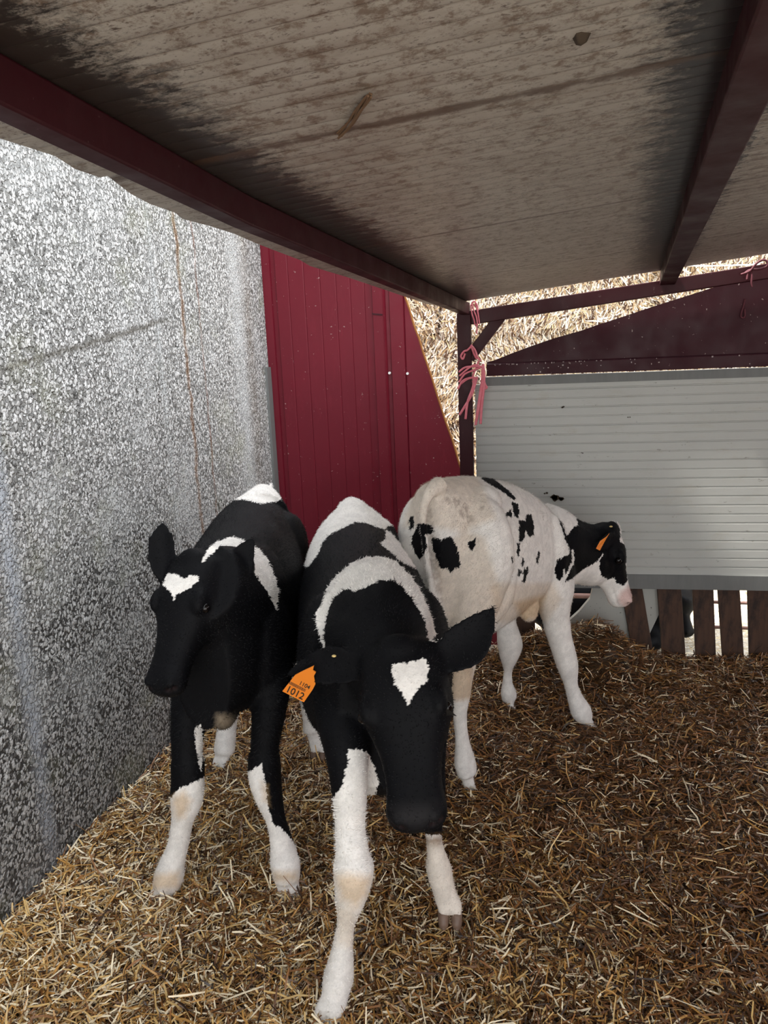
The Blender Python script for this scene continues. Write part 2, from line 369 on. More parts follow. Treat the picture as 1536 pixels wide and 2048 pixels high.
# yard outside, lower than the built-up bedding
o = MB().box(-9, 14, 3.46, 16, -0.40, -0.12).obj('ground_yard', m_yard); props(o, kind='structure')
o = MB().box(-9, 14, -9, -1.2, -0.40, -0.12).box(2.6, 14, -1.2, 3.46, -0.40, -0.12).obj('ground_approach', m_yard); props(o, kind='structure')
if not FAST:
    g = np.random.default_rng(31); n_ = 9000
    x = g.uniform(-1.2, 2.6, n_); y = g.uniform(3.5, 4.95, n_); az = g.uniform(0, 6.28, n_); L_ = g.uniform(0.02, 0.09, n_)
    V, F = blades(np.stack([x, y, -0.115 + g.uniform(0, 0.02, n_)], 1), np.stack([np.cos(az), np.sin(az), g.normal(0, .15, n_)], 1), L_, g.uniform(.002, .005, n_), g.normal(0, .008, (n_, 3)), g.uniform(-.8, .8, n_))
    o = link('scattered_straw', V, F, m_straw, col=np.repeat(np.array([0.78, 0.66, 0.42]) * g.uniform(0.6, 1.15, (n_, 1)), 6, 0))
    props(o, 'thin scatter of pale straw on the sunny yard behind the boards', 'straw', kind='stuff')

# concrete wall on the left
o = MB().box(-1.55, -1.30, -1.6, 3.795, -0.30, 4.0).obj('wall_left', m_wall); props(o, kind='structure')
# pale metal capping at the far end of the wall
o = MB().box(-1.300, -1.288, 3.735, 3.795, -0.02, 1.34).obj('trim_1', m_galv); props(o, kind='structure')

# unseen wall, added on the right to cut the light from that side
o = MB().box(2.58, 2.64, -1.2, 3.40, -0.30, 1.72).obj('added_light_block', m_sheet); props(o, kind='structure')

# roof: sandwich sheets, lower skin = ceiling plane z = 1.78 + 0.1x - 0.055y
def zc(x, y): return 1.78 + 0.1 * x - 0.055 * y
# left edge of the lining is chewed and wavy
edge = [(-0.66, -0.9), (-0.645, 0.4), [(-0.6254, 0.9007), (-0.6159, 0.9446), (-0.6075, 0.9845), (-0.6145, 1.0409), (-0.6063, 1.0907), (-0.5946, 1.0911), (-0.6095, 1.185), (-0.6115, 1.2505), (-0.6015, 1.3215), (-0.6093, 1.3674), (-0.5902, 1.4451), (-0.5758, 1.5352), (-0.5703, 1.6439), (-0.5467, 1.8849), (-0.5482, 1.9774), (-0.5063, 2.2455), (-0.4436, 2.7436), (-0.3905, 3.1531)], (-0.40, 3.30)]
flat = []
for e in edge:
    if isinstance(e, list): flat += e
    else: flat.append(e)
poly = flat + [(2.3, 3.21), (2.3, -0.9)]
poly[len(flat) - 1] = (-0.34, 3.21)
poly = [(x, min(y, 3.21)) for x, y in poly]
nV = len(poly); Vt = [(x, y, zc(x, y)) for x, y in poly] + [(x, y, zc(x, y) + 0.045) for x, y in poly]
Ft = [tuple(range(nV)), tuple(reversed(range(nV, 2 * nV)))] + [(i, (i + 1) % nV, nV + (i + 1) % nV, nV + i) for i in range(nV)]
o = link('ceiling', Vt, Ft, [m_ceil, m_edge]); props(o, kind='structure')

# canopy frame: one welded thing
fr = empty('canopy_frame', (-0.268, 3.30, 0.0), 'dark red welded steel frame carrying the low roof over the calves', 'metal frame')
def canopy_bar(pts, w, h, name):
    m = MB(); L0 = []
    for (x, y) in pts:
        z = zc(x, y) - 0.001
        L0.append([(x - w, y, z - h), (x, y, z - h), (x, y, z), (x - w, y, z)])
    v = [p for q in L0 for p in q]; f = [(0, 1, 2, 3)]
    for i in range(len(pts) - 1):
        for k in range(4):
            a = i * 4; f.append((a + k, a + 4 + k, a + 4 + (k + 1) % 4, a + (k + 1) % 4))
    e_ = (len(pts) - 1) * 4; f.append((e_ + 3, e_ + 2, e_ + 1, e_))
    m.add(v, f)
    return m.obj(name, m_frame, fr, bevel=0.003)
canopy_bar([(-0.50, -0.8), (-0.49, 0.72), (-0.458, 1.306), (-0.36, 2.2), (-0.241, 3.275)], 0.036, 0.048, 'side_beam')
canopy_bar([(0.028 + 0.058, -0.8), (0.23 + 0.058, 1.01), (0.50 + 0.058, 3.29)], 0.058, 0.052, 'rafter')
canopy_bar([(1.55, -0.8), (1.75, 1.01), (2.0, 3.26)], 0.05, 0.08, 'rafter')
MB().bar((-0.24, 3.30, 1.515), (2.05, 3.30, 1.755), 0.045, 0.056).obj('header_beam', m_frame, fr, bevel=0.003)
MB().bar((-0.268, 3.30, -0.1), (-0.268, 3.30, 1.535), 0.057, 0.055, (0, 1, 0)).obj('post', m_frame, fr, bevel=0.003)
MB().bar((2.02, 3.30, -0.1), (2.02, 3.30, 1.72), 0.057, 0.055, (0, 1, 0)).obj('post', m_frame, fr, bevel=0.003)
MB().bar((-0.250, 3.298, 1.352), (-0.118, 3.298, 1.515), 0.034, 0.046, (1, 0, 0)).obj('corner_brace', m_frame, fr, bevel=0.002)

# back panel: horizontally ribbed insulated panel with flashing above and a channel below
pe = empty('insulated_panel', (0.95, 3.36, 0.40), 'pale grey ribbed panel wall with dirt stains, at the back above the boards', 'wall panel')
prof = []; z = 0.405; i = 0
while z < 1.235:
    dep = 0.004 if i % 2 == 0 else 0.0025
    prof += [(3.350, z), (3.350, z + 0.031), (3.350 + dep, z + 0.0335), (3.350 + dep, z + 0.0365)]
    z += 0.0385; i += 1
prof = [p for p in prof if p[1] < 1.237] + [(3.350, 1.238), (3.40, 1.238), (3.40, 0.405)]
MB().prism([(a, b) for a, b in prof], 'x', -0.232, 2.0).obj('panel_face', m_panel, pe)
MB().prism([(3.344, 1.232), (3.348, 1.268), (3.405, 1.268), (3.405, 1.232)], 'x', -0.205, 2.0).obj('flashing', m_galv, pe)
MB().prism([(3.341, 0.342), (3.341, 0.405), (3.405, 0.405), (3.405, 0.342)], 'x', -0.10, 2.0).obj('bottom_channel', m_galv, pe)
m_ = MB(); rr = random.Random(3)
for (cx_, cz_, s_) in [(0.1044, 0.7436, 0.02), (0.0663, 0.768, 0.008), (0.1338, 1.1319, 0.007), (0.4019, 1.083, 0.004), (0.2136, 0.9397, 0.005)]:
    for k in range(9 if s_ > 0.01 else 2):
        x = cx_ + rr.gauss(0, s_ * 0.6); z = cz_ + rr.gauss(0, s_ * 0.3); q = s_ * rr.uniform(0.25, 0.6)
        ring = [(x + q * 1.4 * math.cos(a) * rr.uniform(.6, 1.2), z + q * math.sin(a) * rr.uniform(.6, 1.2)) for a in [j * math.pi / 4 for j in range(8)]]
        m_.prism(ring, 'y', 3.343, 3.351)
m_.obj('mud_splash', m_mud, pe)['kind'] = 'stuff'

# triangular maroon sheet above the panel
te = empty('cladding_sheet', (0.9, 3.345, 1.27), 'dark maroon wedge shaped sheet above the pale back panel', 'cladding sheet')
top = [(-0.1768, 1.3322), (-0.1453, 1.3393), (-0.0826, 1.3616), (-0.0, 1.389), (0.1017, 1.4192), (0.2019, 1.4429), (0.2809, 1.4671), (0.3784, 1.4941), (0.4744, 1.5226), (0.5877, 1.5535), (0.6991, 1.5839), (0.9088, 1.6417)]
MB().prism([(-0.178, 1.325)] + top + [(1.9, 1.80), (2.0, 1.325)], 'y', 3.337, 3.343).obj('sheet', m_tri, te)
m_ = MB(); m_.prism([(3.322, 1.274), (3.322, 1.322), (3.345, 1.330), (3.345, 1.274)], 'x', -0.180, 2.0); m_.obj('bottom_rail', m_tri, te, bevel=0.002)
m_ = MB(); rr = random.Random(5)
for k in range(46):
    x = rr.uniform(-0.15, 0.30) if k < 36 else rr.uniform(0.3, 0.9); z = rr.choice([1.3215, 1.3215, rr.uniform(1.28, 1.32)]); a = rr.uniform(.0015, .006)
    m_.box(x, x + a, 3.3205, 3.3225, z - rr.uniform(.001, .005), z + .0012)
m_.obj('paint_chips', mat('bare_metal_chip', (0.40, 0.33, 0.32), 0.6), te)['kind'] = 'stuff'

# tall maroon sheet beside the concrete wall
se = empty('cladding_sheet', (-0.8, 3.81, 0.0), 'tall maroon ribbed sheet with a slanted cut edge, beside the concrete wall', 'cladding sheet')
xs = [(-1.36, 0), (-1.30, 0), (-1.262, 0), (-1.258, .012), (-1.236, .012), (-1.232, 0)]
for xx in (-1.17, -1.09, -1.01, -0.93, -0.86, -0.79): xs += [(xx - .004, 0), (xx, .0022), (xx + .004, 0)]
xs += [(-0.752, 0), (-0.748, -.016), (-0.700, -.018), (-0.694, -.020), (-0.688, .010), (-0.672, .012), (-0.668, 0), (-0.603, 0), (-0.599, .006), (-0.594, 0), (-0.50, 0), (-0.40, 0), (-0.30, 0), (-0.20, 0), (-0.10, 0), (0.0, 0)]
def ztop(x):  # slanted cut
    return min(2.6, 1.631 + (x + 0.586) * (0.787 - 1.631) / (-0.332 + 0.586)) if x > -0.9 else 2.6
v = []; f = []
for (x, d) in xs:
    v += [(x, 3.80 + d, -0.12), (x, 3.80 + d, max(ztop(x), -0.1)), (x, 3.812 + d, -0.12), (x, 3.812 + d, max(ztop(x), -0.1))]
for i in range(len(xs) - 1):
    a = i * 4; b = a + 4; f += [(a, b, b + 1, a + 1), (a + 2, a + 3, b + 3, b + 2), (a + 1, b + 1, b + 3, a + 3)]
link('sheet', v, f, m_sheet, se)
m_ = MB(); pts = []; rr = random.Random(8)
for k in range(40):
    t = k / 39; x = -0.90 + t * 0.80; pts.append((x + rr.uniform(-.002, .002), 3.803, ztop(x) + rr.uniform(-.003, .003)))
m_.tube(pts, 0.0055, 6); m_.obj('rusty_edge', m_rust, se)
m_ = MB()
for (a, b) in [(-0.6799, 1.2883), (-0.5905, 1.2826)]:  # white discs standing in for holes with bright bales behind
    MB().prism([(a + .0065 * math.cos(t), b + .0065 * math.sin(t)) for t in [j * math.pi / 5 for j in range(10)]], 'y', 3.790, 3.801).obj('hole_disc', m_white, se)
m_ = MB()
m_.bar((-0.752, 3.782, 1.5745), (-0.700, 3.780, 1.5674), 0.004, 0.006)
m_.obj('lap_joint', m_tri, se)

# pallet boards along the bottom of the back panel
def board(x0, z0, x1, z1, w, y, label, th=0.018):
    e = MB(); a = Vector((x1 - x0, 0, z1 - z0)).normalized(); s_ = Vector((a.z, 0, -a.x))
    p0 = Vector((x0, y, z0)); p1 = Vector((x1, y, z1)); q = []
    for p in (p0, p1):
        q += [p - s_ * w / 2, p + s_ * w / 2, p + s_ * w / 2 + Vector((0, th, 0)), p - s_ * w / 2 + Vector((0, th, 0))]
    e.add(q, [(3, 2, 1, 0), (4, 5, 6, 7), (0, 1, 5, 4), (1, 2, 6, 5), (2, 3, 7, 6), (3, 0, 4, 7)])
    o = e.obj('fence_board', m_wood, None, bevel=0.002, loc=(x1, y, z1)); props(o, label, 'board', 'upright boards under the back panel'); return o
board(-0.030, 0.36, -0.015, -0.08, 0.085, 3.375, 'dark upright board seen beneath the belly of the white calf')
board(0.430, 0.36, 0.500, -0.02, 0.088, 3.375, 'brown upright board just below the white calf\'s muzzle')
board(0.588, 0.36, 0.632, -0.10, 0.098, 3.365, 'reddish brown upright board left of the wide black gap')
board(0.727, 0.36, 0.764, -0.12, 0.084, 3.365, 'dark stained upright board right of the wide black gap')
board(0.832, 0.36, 0.872, -0.015, 0.088, 3.375, 'upright board between the two bright slits, its foot above the straw')
board(0.950, 0.36, 0.986, -0.12, 0.088, 3.365, 'upright board at the right edge of the photo')
board(1.10, 0.36, 1.13, -0.12, 0.098, 3.375, 'upright board out past the right edge board')
o = MB().box(0.50, 1.6, 3.395, 3.425, -0.09, 0.005).obj('foot_board', m_wood, bevel=0.002); props(o, 'dark horizontal rail board at the foot of the upright boards', 'board')
o = MB().prism([(0.345, -0.06), (0.345, 0.01), (0.49, 0.028), (0.545, 0.022), (0.545, -0.06)], 'y', 3.335, 3.360).obj('wood_block', m_wood); props(o, 'short wooden offcut lying at the foot of the board below the muzzle', 'wood offcut')
# pale speckled offcut panel behind the boards
pl = [(0.2736, 0.3348), (0.2614, 0.2738), (0.2141, 0.2115), (0.1661, 0.1627), (0.1487, 0.1142), (0.1497, -0.051), (0.5196, -0.0736), (0.5047, 0.0767), (0.5818, 0.2707), (0.5879, 0.3398)]
o = MB().prism(pl, 'y', 3.400, 3.430).obj('panel_offcut', m_offcut); props(o, 'pale speckled panel offcut with slanted sides behind the boards below the white calf\'s head', 'panel')

# rails outside and a dark calf lying behind the boards
o = MB().tube([(-0.6, 3.72, 0.1855), (0.42, 3.72, 0.1808)], 0.013, 10).obj('pipe_rail', m_pipe, smooth=True); props(o, 'pinkish rusty pipe seen under the white calf\'s throat', 'pipe rail')
for zz, lab in ((0.1478, 'upper thin pipe rail seen through the bright slits'), (0.0217, 'lower thin pipe rail seen through the bright slits')):
    o = MB().tube([(0.84, 3.75, zz + .004), (2.6, 3.75, zz - .01)], 0.008, 8).obj('pipe_rail', m_pipe, smooth=True); props(o, lab, 'pipe rail')

# stacked straw bales
def bale(x0, x1, z0, z1, y0, label, nblade, seed, vert=0.75):
    g = np.random.default_rng(seed); y1 = y0 + 0.9
    m_ = MB(); m_.box(x0 + .01, x1 - .01, y0 + .012, y1, z0 + .008, z1 - .008)
    V0 = np.array(m_.v); F0 = np.array(m_.f); C0 = np.tile([0.05, 0.026, 0.012], (len(V0), 1))
    if FAST: return
    x = g.uniform(x0, x1, nblade); z = g.uniform(z0, z1, nblade)
    edge_ = np.minimum(np.minimum(x - x0, x1 - x), np.minimum(z - z0, z1 - z)); rnd = np.clip(1 - edge_ / 0.06, 0, 1) ** 2 * 0.05
    y = y0 - g.uniform(-0.012, 0.022, nblade) + rnd
    a = np.where(g.random(nblade) < vert, g.normal(np.pi / 2, 0.35, nblade), g.uniform(0, np.pi, nblade))
    a = a + 0.5 * np.sin(3 * x + 2 * z + seed)
    D = np.stack([np.cos(a), g.normal(0, 0.22, nblade), np.sin(a)], 1); L_ = g.uniform(0.03, 0.12, nblade)
    bd = g.normal(0, 0.014, (nblade, 3))
    D = D / np.linalg.norm(D, axis=1, keepdims=True)
    S = np.cross(D, np.tile([0.0, 1.0, 0.0], (nblade, 1))); Sr = g.uniform(-.7, .7, nblade)
    Pm = np.stack([x, y, z], 1); w = g.uniform(.0035, .0095, nblade); S = S * np.cos(Sr)[:, None] + np.array([0, 1, 0]) * np.sin(Sr)[:, None]
    pts = []
    for t in (-.5, 0, .5):
        c_ = Pm + D * (L_ * t)[:, None] + bd * (.25 - t * t); pts += [c_ - S * (w / 2)[:, None], c_ + S * (w / 2)[:, None]]
    V = np.stack(pts, 1).reshape(-1, 3); b = (np.arange(nblade) * 6)[:, None]
    F = np.concatenate([b + np.array([[0, 1, 3, 2]]), b + np.array([[2, 3, 5, 4]])], 0)
    pal = np.array([[0.92, 0.83, 0.72], [0.72, 0.56, 0.38], [0.50, 0.34, 0.18], [0.13, 0.065, 0.035], [0.80, 0.66, 0.40]])
    k = g.choice(5, nblade, p=[.38, .20, .14, .20, .08]); cc = np.repeat(pal[k] * g.uniform(.8, 1.1, (nblade, 1)), 6, 0)
    V, F, C_ = merge([(V0, F0, C0), (V, F, cc)])
    o = link('straw_bale', V, F, m_hay, col=C_, loc=((x0 + x1) / 2, y0 + .45, z0)); props(o, label, 'straw bale', 'straw bales stacked behind the pen')
BY = 4.95
bale(-1.95, -0.60, 0.40, 0.90, BY, 'big straw bale low in the stack, mostly behind the tall maroon sheet', 5000, 1)
bale(-0.60, 0.75, 0.40, 0.90, BY, 'big straw bale low in the stack behind the pale back panel', 6000, 2)
bale(0.75, 2.3, 0.40, 0.90, BY, 'big straw bale low at the right, behind the pale back panel', 3000, 3)
bale(-1.95, -0.33, 0.90, 1.47, BY, 'straw bale seen in the wedge between the tall maroon sheet and the post', 17000, 4)
bale(-0.33, 1.10, 0.90, 1.47, BY, 'straw bale seen behind the corner brace, above the low end of the wedge sheet', 17000, 5)
bale(1.10, 2.6, 0.90, 1.47, BY, 'straw bale at the right behind the wedge shaped sheet', 4000, 6)
bale(-1.95, -0.55, 1.47, 2.05, BY - .03, 'upper straw bale left of the post, under the beam end', 14000, 7, .6)
bale(-0.55, 0.72, 1.47, 2.05, BY - .03, 'upper straw bale in the gap between roof edge and header beam', 24000, 8, .6)
bale(0.72, 2.3, 1.47, 2.05, BY - .03, 'upper straw bale at the right, beyond the end of the rafter', 24000, 9, .6)
bale(-1.95, 0.1, 2.05, 2.6, BY, 'topmost straw bale on the left, hidden behind the roof', 3000, 10, .6)
bale(0.1, 2.6, 2.05, 2.6, BY, 'topmost straw bale on the right, behind the roof edge', 6000, 12, .6)
for q in ((-1.95, -0.3), (-0.3, 1.1), (1.1, 2.6)):
    bale(q[0], q[1], -0.12, 0.40, BY, 'bottom straw bale standing on the yard, %s' % ('at the left' if q[0] < -1 else 'behind the middle' if q[0] < 0 else 'at the right'), 5000, int(20 + q[0]), .6)
o = MB().tube([(0.1747, 4.85, 1.8318), (0.6813, 4.85, 1.8128), (1.0083, 4.85, 1.7905), (1.274, 4.85, 1.7828)], 0.004, 6).obj('bale_string', m_white); props(o, 'white string stretched across the upper bale right of the rafter', 'string')

# twine knots
def strand(m_, pts, r, seed=0, n=14):
    g = random.Random(seed); P_ = [Vector(p) for p in pts]; out = []
    for i in range(len(P_) - 1):
        p0 = P_[max(i - 1, 0)]; p1 = P_[i]; p2 = P_[i + 1]; p3 = P_[min(i + 2, len(P_) - 1)]
        for k in range(6):
            t = k / 6; out.append(0.5 * ((2 * p1) + (p2 - p0) * t + (2 * p0 - 5 * p1 + 4 * p2 - p3) * t * t + (-p0 + 3 * p1 - 3 * p2 + p3) * t ** 3))
    out.append(P_[-1]); m_.tube(out, r, 6)
tw = MB()
for k, ln in enumerate([[(-0.2369, 3.262, 1.4012), (-0.2533, 3.258, 1.3857), (-0.2679, 3.258, 1.3803), (-0.2806, 3.258, 1.3625), (-0.2724, 3.256, 1.3501), (-0.2637, 3.255, 1.372)], [(-0.2389, 3.262, 1.4053), (-0.2224, 3.255, 1.3845), (-0.2103, 3.25, 1.3518), (-0.1982, 3.25, 1.3392)], [(-0.2389, 3.262, 1.4053), (-0.2269, 3.258, 1.3685), (-0.2148, 3.255, 1.3478)], [(-0.1905, 3.25, 1.3126), (-0.2224, 3.24, 1.3242), (-0.253, 3.235, 1.3093), (-0.287, 3.24, 1.2819)], [(-0.1905, 3.25, 1.3126), (-0.2225, 3.24, 1.3181), (-0.2632, 3.235, 1.3157), (-0.2887, 3.24, 1.2982)], [(-0.1945, 3.25, 1.3148), (-0.2268, 3.24, 1.3041), (-0.2637, 3.235, 1.2894), (-0.2896, 3.24, 1.2574)], [(-0.2239, 3.25, 1.2731), (-0.248, 3.24, 1.2723), (-0.2746, 3.235, 1.2612), (-0.2943, 3.24, 1.2289)], [(-0.2239, 3.25, 1.2731), (-0.2542, 3.24, 1.2685), (-0.2878, 3.24, 1.2451)], [(-0.2085, 3.25, 1.3396), (-0.2171, 3.25, 1.3136), (-0.2321, 3.25, 1.2795), (-0.2242, 3.25, 1.2588)], [(-0.1902, 3.25, 1.3268), (-0.1884, 3.245, 1.2924), (-0.195, 3.24, 1.242), (-0.2042, 3.24, 1.1809), (-0.2156, 3.24, 1.1192), (-0.2246, 3.24, 1.0778)], [(-0.1902, 3.25, 1.3268), (-0.1865, 3.245, 1.2822), (-0.1892, 3.24, 1.2214), (-0.1985, 3.24, 1.1498), (-0.2037, 3.24, 1.0815)], [(-0.1923, 3.25, 1.3228), (-0.195, 3.245, 1.2622), (-0.2061, 3.24, 1.1912), (-0.2199, 3.24, 1.1089)], [(-0.224, 3.25, 1.2691), (-0.2369, 3.245, 1.2226), (-0.2561, 3.24, 1.1721), (-0.2657, 3.24, 1.1038)], [(-0.2178, 3.25, 1.2688), (-0.2372, 3.245, 1.2062), (-0.2667, 3.24, 1.1579), (-0.2904, 3.24, 1.1212)], [(-0.2116, 3.25, 1.2707), (-0.224, 3.25, 1.2691), (-0.2325, 3.25, 1.253)], [(-0.1914, 3.255, 1.2718), (-0.1833, 3.25, 1.2411), (-0.1773, 3.25, 1.2307), (-0.1877, 3.25, 1.2249)]]):
    strand(tw, ln, 0.0058 if k > 8 else 0.0042, k)
o = tw.obj('baling_twine', m_twine, smooth=True); props(o, 'pink baling twine knotted around the post, with long frayed ends hanging down', 'twine')
tw = MB()
for k, ln in enumerate([[(-0.2381, 3.262, 1.5609), (-0.232, 3.255, 1.5287), (-0.2243, 3.255, 1.5045), (-0.2206, 3.255, 1.4845)], [(-0.2317, 3.262, 1.5724), (-0.2237, 3.255, 1.5401), (-0.214, 3.255, 1.5139), (-0.2105, 3.255, 1.48)], [(-0.2199, 3.265, 1.568), (-0.2099, 3.26, 1.5396), (-0.2026, 3.26, 1.4877)], [(-0.2381, 3.262, 1.5609), (-0.2234, 3.26, 1.5778), (-0.2116, 3.262, 1.5635), (-0.208, 3.262, 1.5396)], [(-0.2167, 3.258, 1.4884), (-0.2128, 3.255, 1.4682), (-0.2151, 3.255, 1.4484)]]):
    strand(tw, ln, 0.0032, k)
o = tw.obj('baling_twine', m_twine, smooth=True); props(o, 'short faded twine looped over the header beam at the corner of the roof', 'twine')
tw = MB()
for k, ln in enumerate([[(0.7912, 3.262, 1.6249), (0.8196, 3.25, 1.635), (0.8382, 3.245, 1.6588), (0.8603, 3.245, 1.6719), (0.8764, 3.245, 1.6655), (0.8773, 3.245, 1.6492), (0.8546, 3.25, 1.6402), (0.8207, 3.255, 1.639), (0.8047, 3.26, 1.6294)], [(0.8207, 3.255, 1.639), (0.8277, 3.25, 1.6163), (0.8272, 3.25, 1.5908), (0.8316, 3.25, 1.5759)], [(0.814, 3.255, 1.6303), (0.8106, 3.25, 1.6027)]]):
    strand(tw, ln, 0.0042, k)
o = tw.obj('baling_twine', m_twine_d, smooth=True); props(o, 'dark red twine tied in a loose loop over the header beam at the right edge', 'twine')

tw = MB(); strand(tw, [(0.827, 3.33, 1.5363), (0.8228, 3.33, 1.51), (0.8167, 3.33, 1.4856), (0.8156, 3.33, 1.4704), (0.8233, 3.33, 1.4643), (0.8302, 3.33, 1.4735), (0.8271, 3.33, 1.4984)], 0.0036, 3)
o = tw.obj('baling_twine', m_twine_d, smooth=True); props(o, 'tiny dark twine loop hanging against the maroon wedge sheet near the right edge', 'twine')
# debris stuck on the ceiling
def ceil_pt(x, y, d=0.004): return (x, y, zc(x, y) - d)
tw = MB(); jk = [(-0.1893, 0.9936), (-0.1975, 1.0085), (-0.2121, 1.0342), (-0.231, 1.0709), (-0.2544, 1.1048)]
for k in range(5):
    strand(tw, [ceil_pt(x + .0025 * math.sin(k * 2 + i), y + .003 * math.cos(k + i), .003 + .0015 * k) for i, (x, y) in enumerate(jk)], 0.0016, k)
o = tw.obj('dry_stalk', m_stem); props(o, 'bent brown dry stalk stuck to the ceiling sheet', 'stalk')
m_ = MB(); c0 = (0.0564, 0.9713)
o = None
ring = []
for k in range(12):
    a = k * math.pi / 6; q = 0.009 * (1 + 0.25 * math.sin(3 * a + 1)); ring.append((c0[0] + q * math.cos(a), c0[1] + q * 0.8 * math.sin(a)))
v = [ceil_pt(x, y, 0.0) for x, y in ring] + [ceil_pt(c0[0] + (x - c0[0]) * .6, c0[1] + (y - c0[1]) * .6, 0.008) for x, y in ring] + [ceil_pt(c0[0], c0[1], .011)]
f = [(i, (i + 1) % 12, 12 + (i + 1) % 12, 12 + i) for i in range(12)] + [(12 + i, 12 + (i + 1) % 12, 24) for i in range(12)]
o = link('mud_clod', v, f, m_mud, smooth=True); props(o, 'small brown mud clod stuck on the ceiling between the beams', 'mud clod')

# ------------------------------------------------------------------ calves
def catmull(rows, n):
    A = np.array(rows, float); out = []
    for i in range(len(A) - 1):
        p0 = A[max(i - 1, 0)]; p1 = A[i]; p2 = A[i + 1]; p3 = A[min(i + 2, len(A) - 1)]
        for k in range(n):
            t = k / n; out.append(0.5 * (2 * p1 + (p2 - p0) * t + (2 * p0 - 5 * p1 + 4 * p2 - p3) * t * t + (-p0 + 3 * p1 - 3 * p2 + p3) * t ** 3))
    out.append(A[-1]); return np.array(out)
def ringloft(C_, A, B, Ux, Uy, n=28, pw=1.0, egg=0.0):
    """rings: centre, half extents a (along Ux) and b (along Uy)"""
    V = []; F = []
    for i in range(len(C_)):
        for k in range(n):
            t = 2 * math.pi * k / n; c_, s_ = math.cos(t), math.sin(t)
            e = 2.0 / pw if pw != 1.0 else 1.0
            cx_ = math.copysign(abs(c_) ** (1 / pw), c_); sy_ = math.copysign(abs(s_) ** (1 / pw), s_)
            wid = A[i] * (1 - egg * sy_)
            V.append(C_[i] + Ux[i] * cx_ * wid + Uy[i] * sy_ * B[i])
    m_ = len(C_)
    for i in range(m_ - 1):
        for k in range(n):
            k2 = (k + 1) % n; F.append((i * n + k, i * n + k2, (i + 1) * n + k2, (i + 1) * n + k))
    F.append(tuple(reversed(range(n)))); F.append(tuple((m_ - 1) * n + k for k in range(n)))
    return [tuple(v) for v in V], F
def unit(v): v = np.asarray(v, float); return v / (np.linalg.norm(v) + 1e-12)

def trunk(mb, rows, n=5, egg=-0.0, pw=1.12):
    # rows (x, y, ztop, zbot, hw)
    A = catmull(rows, n); C_ = np.stack([A[:, 0], A[:, 1], (A[:, 2] + A[:, 3]) / 2], 1); B = (A[:, 2] - A[:, 3]) / 2
    Ux = []; Uy = []
    for i in range(len(C_)):
        t = C_[min(i + 1, len(C_) - 1)] - C_[max(i - 1, 0)]; t[2] = 0; t = unit(t); Ux.append(np.cross(t, [0, 0, 1])); Uy.append(np.array([0, 0, 1.0]))
    V, F = ringloft(C_, A[:, 4], B, Ux, Uy, 32, pw, egg); mb.add(V, F)
LEG = [.0225, .023, 1.28]
def limb(mb, rows, n=5, flat=None, ratio=1.0):
    """rows (x,y,z,r); flat = axis along which the section is ratio times deeper"""
    A = catmull(rows, n); C_ = A[:, :3]; Rr = np.where(A[:, 2] < .42, LEG[1] + (A[:, 3] * .96 - LEG[0]) * LEG[2], A[:, 3] * .96); Rr = np.maximum(Rr - .0015, 0.006); Ux = []; Uy = []
    ref = np.array(flat if flat is not None else (0.3, 0.9, 0.1), float)
    for i in range(len(C_)):
        t = unit(C_[min(i + 1, len(C_) - 1)] - C_[max(i - 1, 0)]); u = unit(ref - t * ref.dot(t)); Ux.append(u); Uy.append(np.cross(t, u))
    V, F = ringloft(C_, Rr * ratio, Rr, Ux, Uy, 20); mb.add(V, F)
def blob(mb, c, r, ax=None):
    """ellipsoid with radii r (3) and optional frame axes (3x3 rows)"""
    ax = np.eye(3) if ax is None else np.array(ax, float); V = []; F = []; nu, nv = 20, 12
    for i in range(nv + 1):
        ph = math.pi * i / nv
        for k in range(nu):
            th = 2 * math.pi * k / nu; p = (math.sin(ph) * math.cos(th) * r[0], math.sin(ph) * math.sin(th) * r[1], math.cos(ph) * r[2])
            V.append(tuple(np.array(c) + ax[0] * p[0] + ax[1] * p[1] + ax[2] * p[2]))
    for i in range(nv):
        for k in range(nu):
            k2 = (k + 1) % nu; F.append((i * nu + k, (i + 1) * nu + k, (i + 1) * nu + k2, i * nu + k2))
    mb.add(V, F)
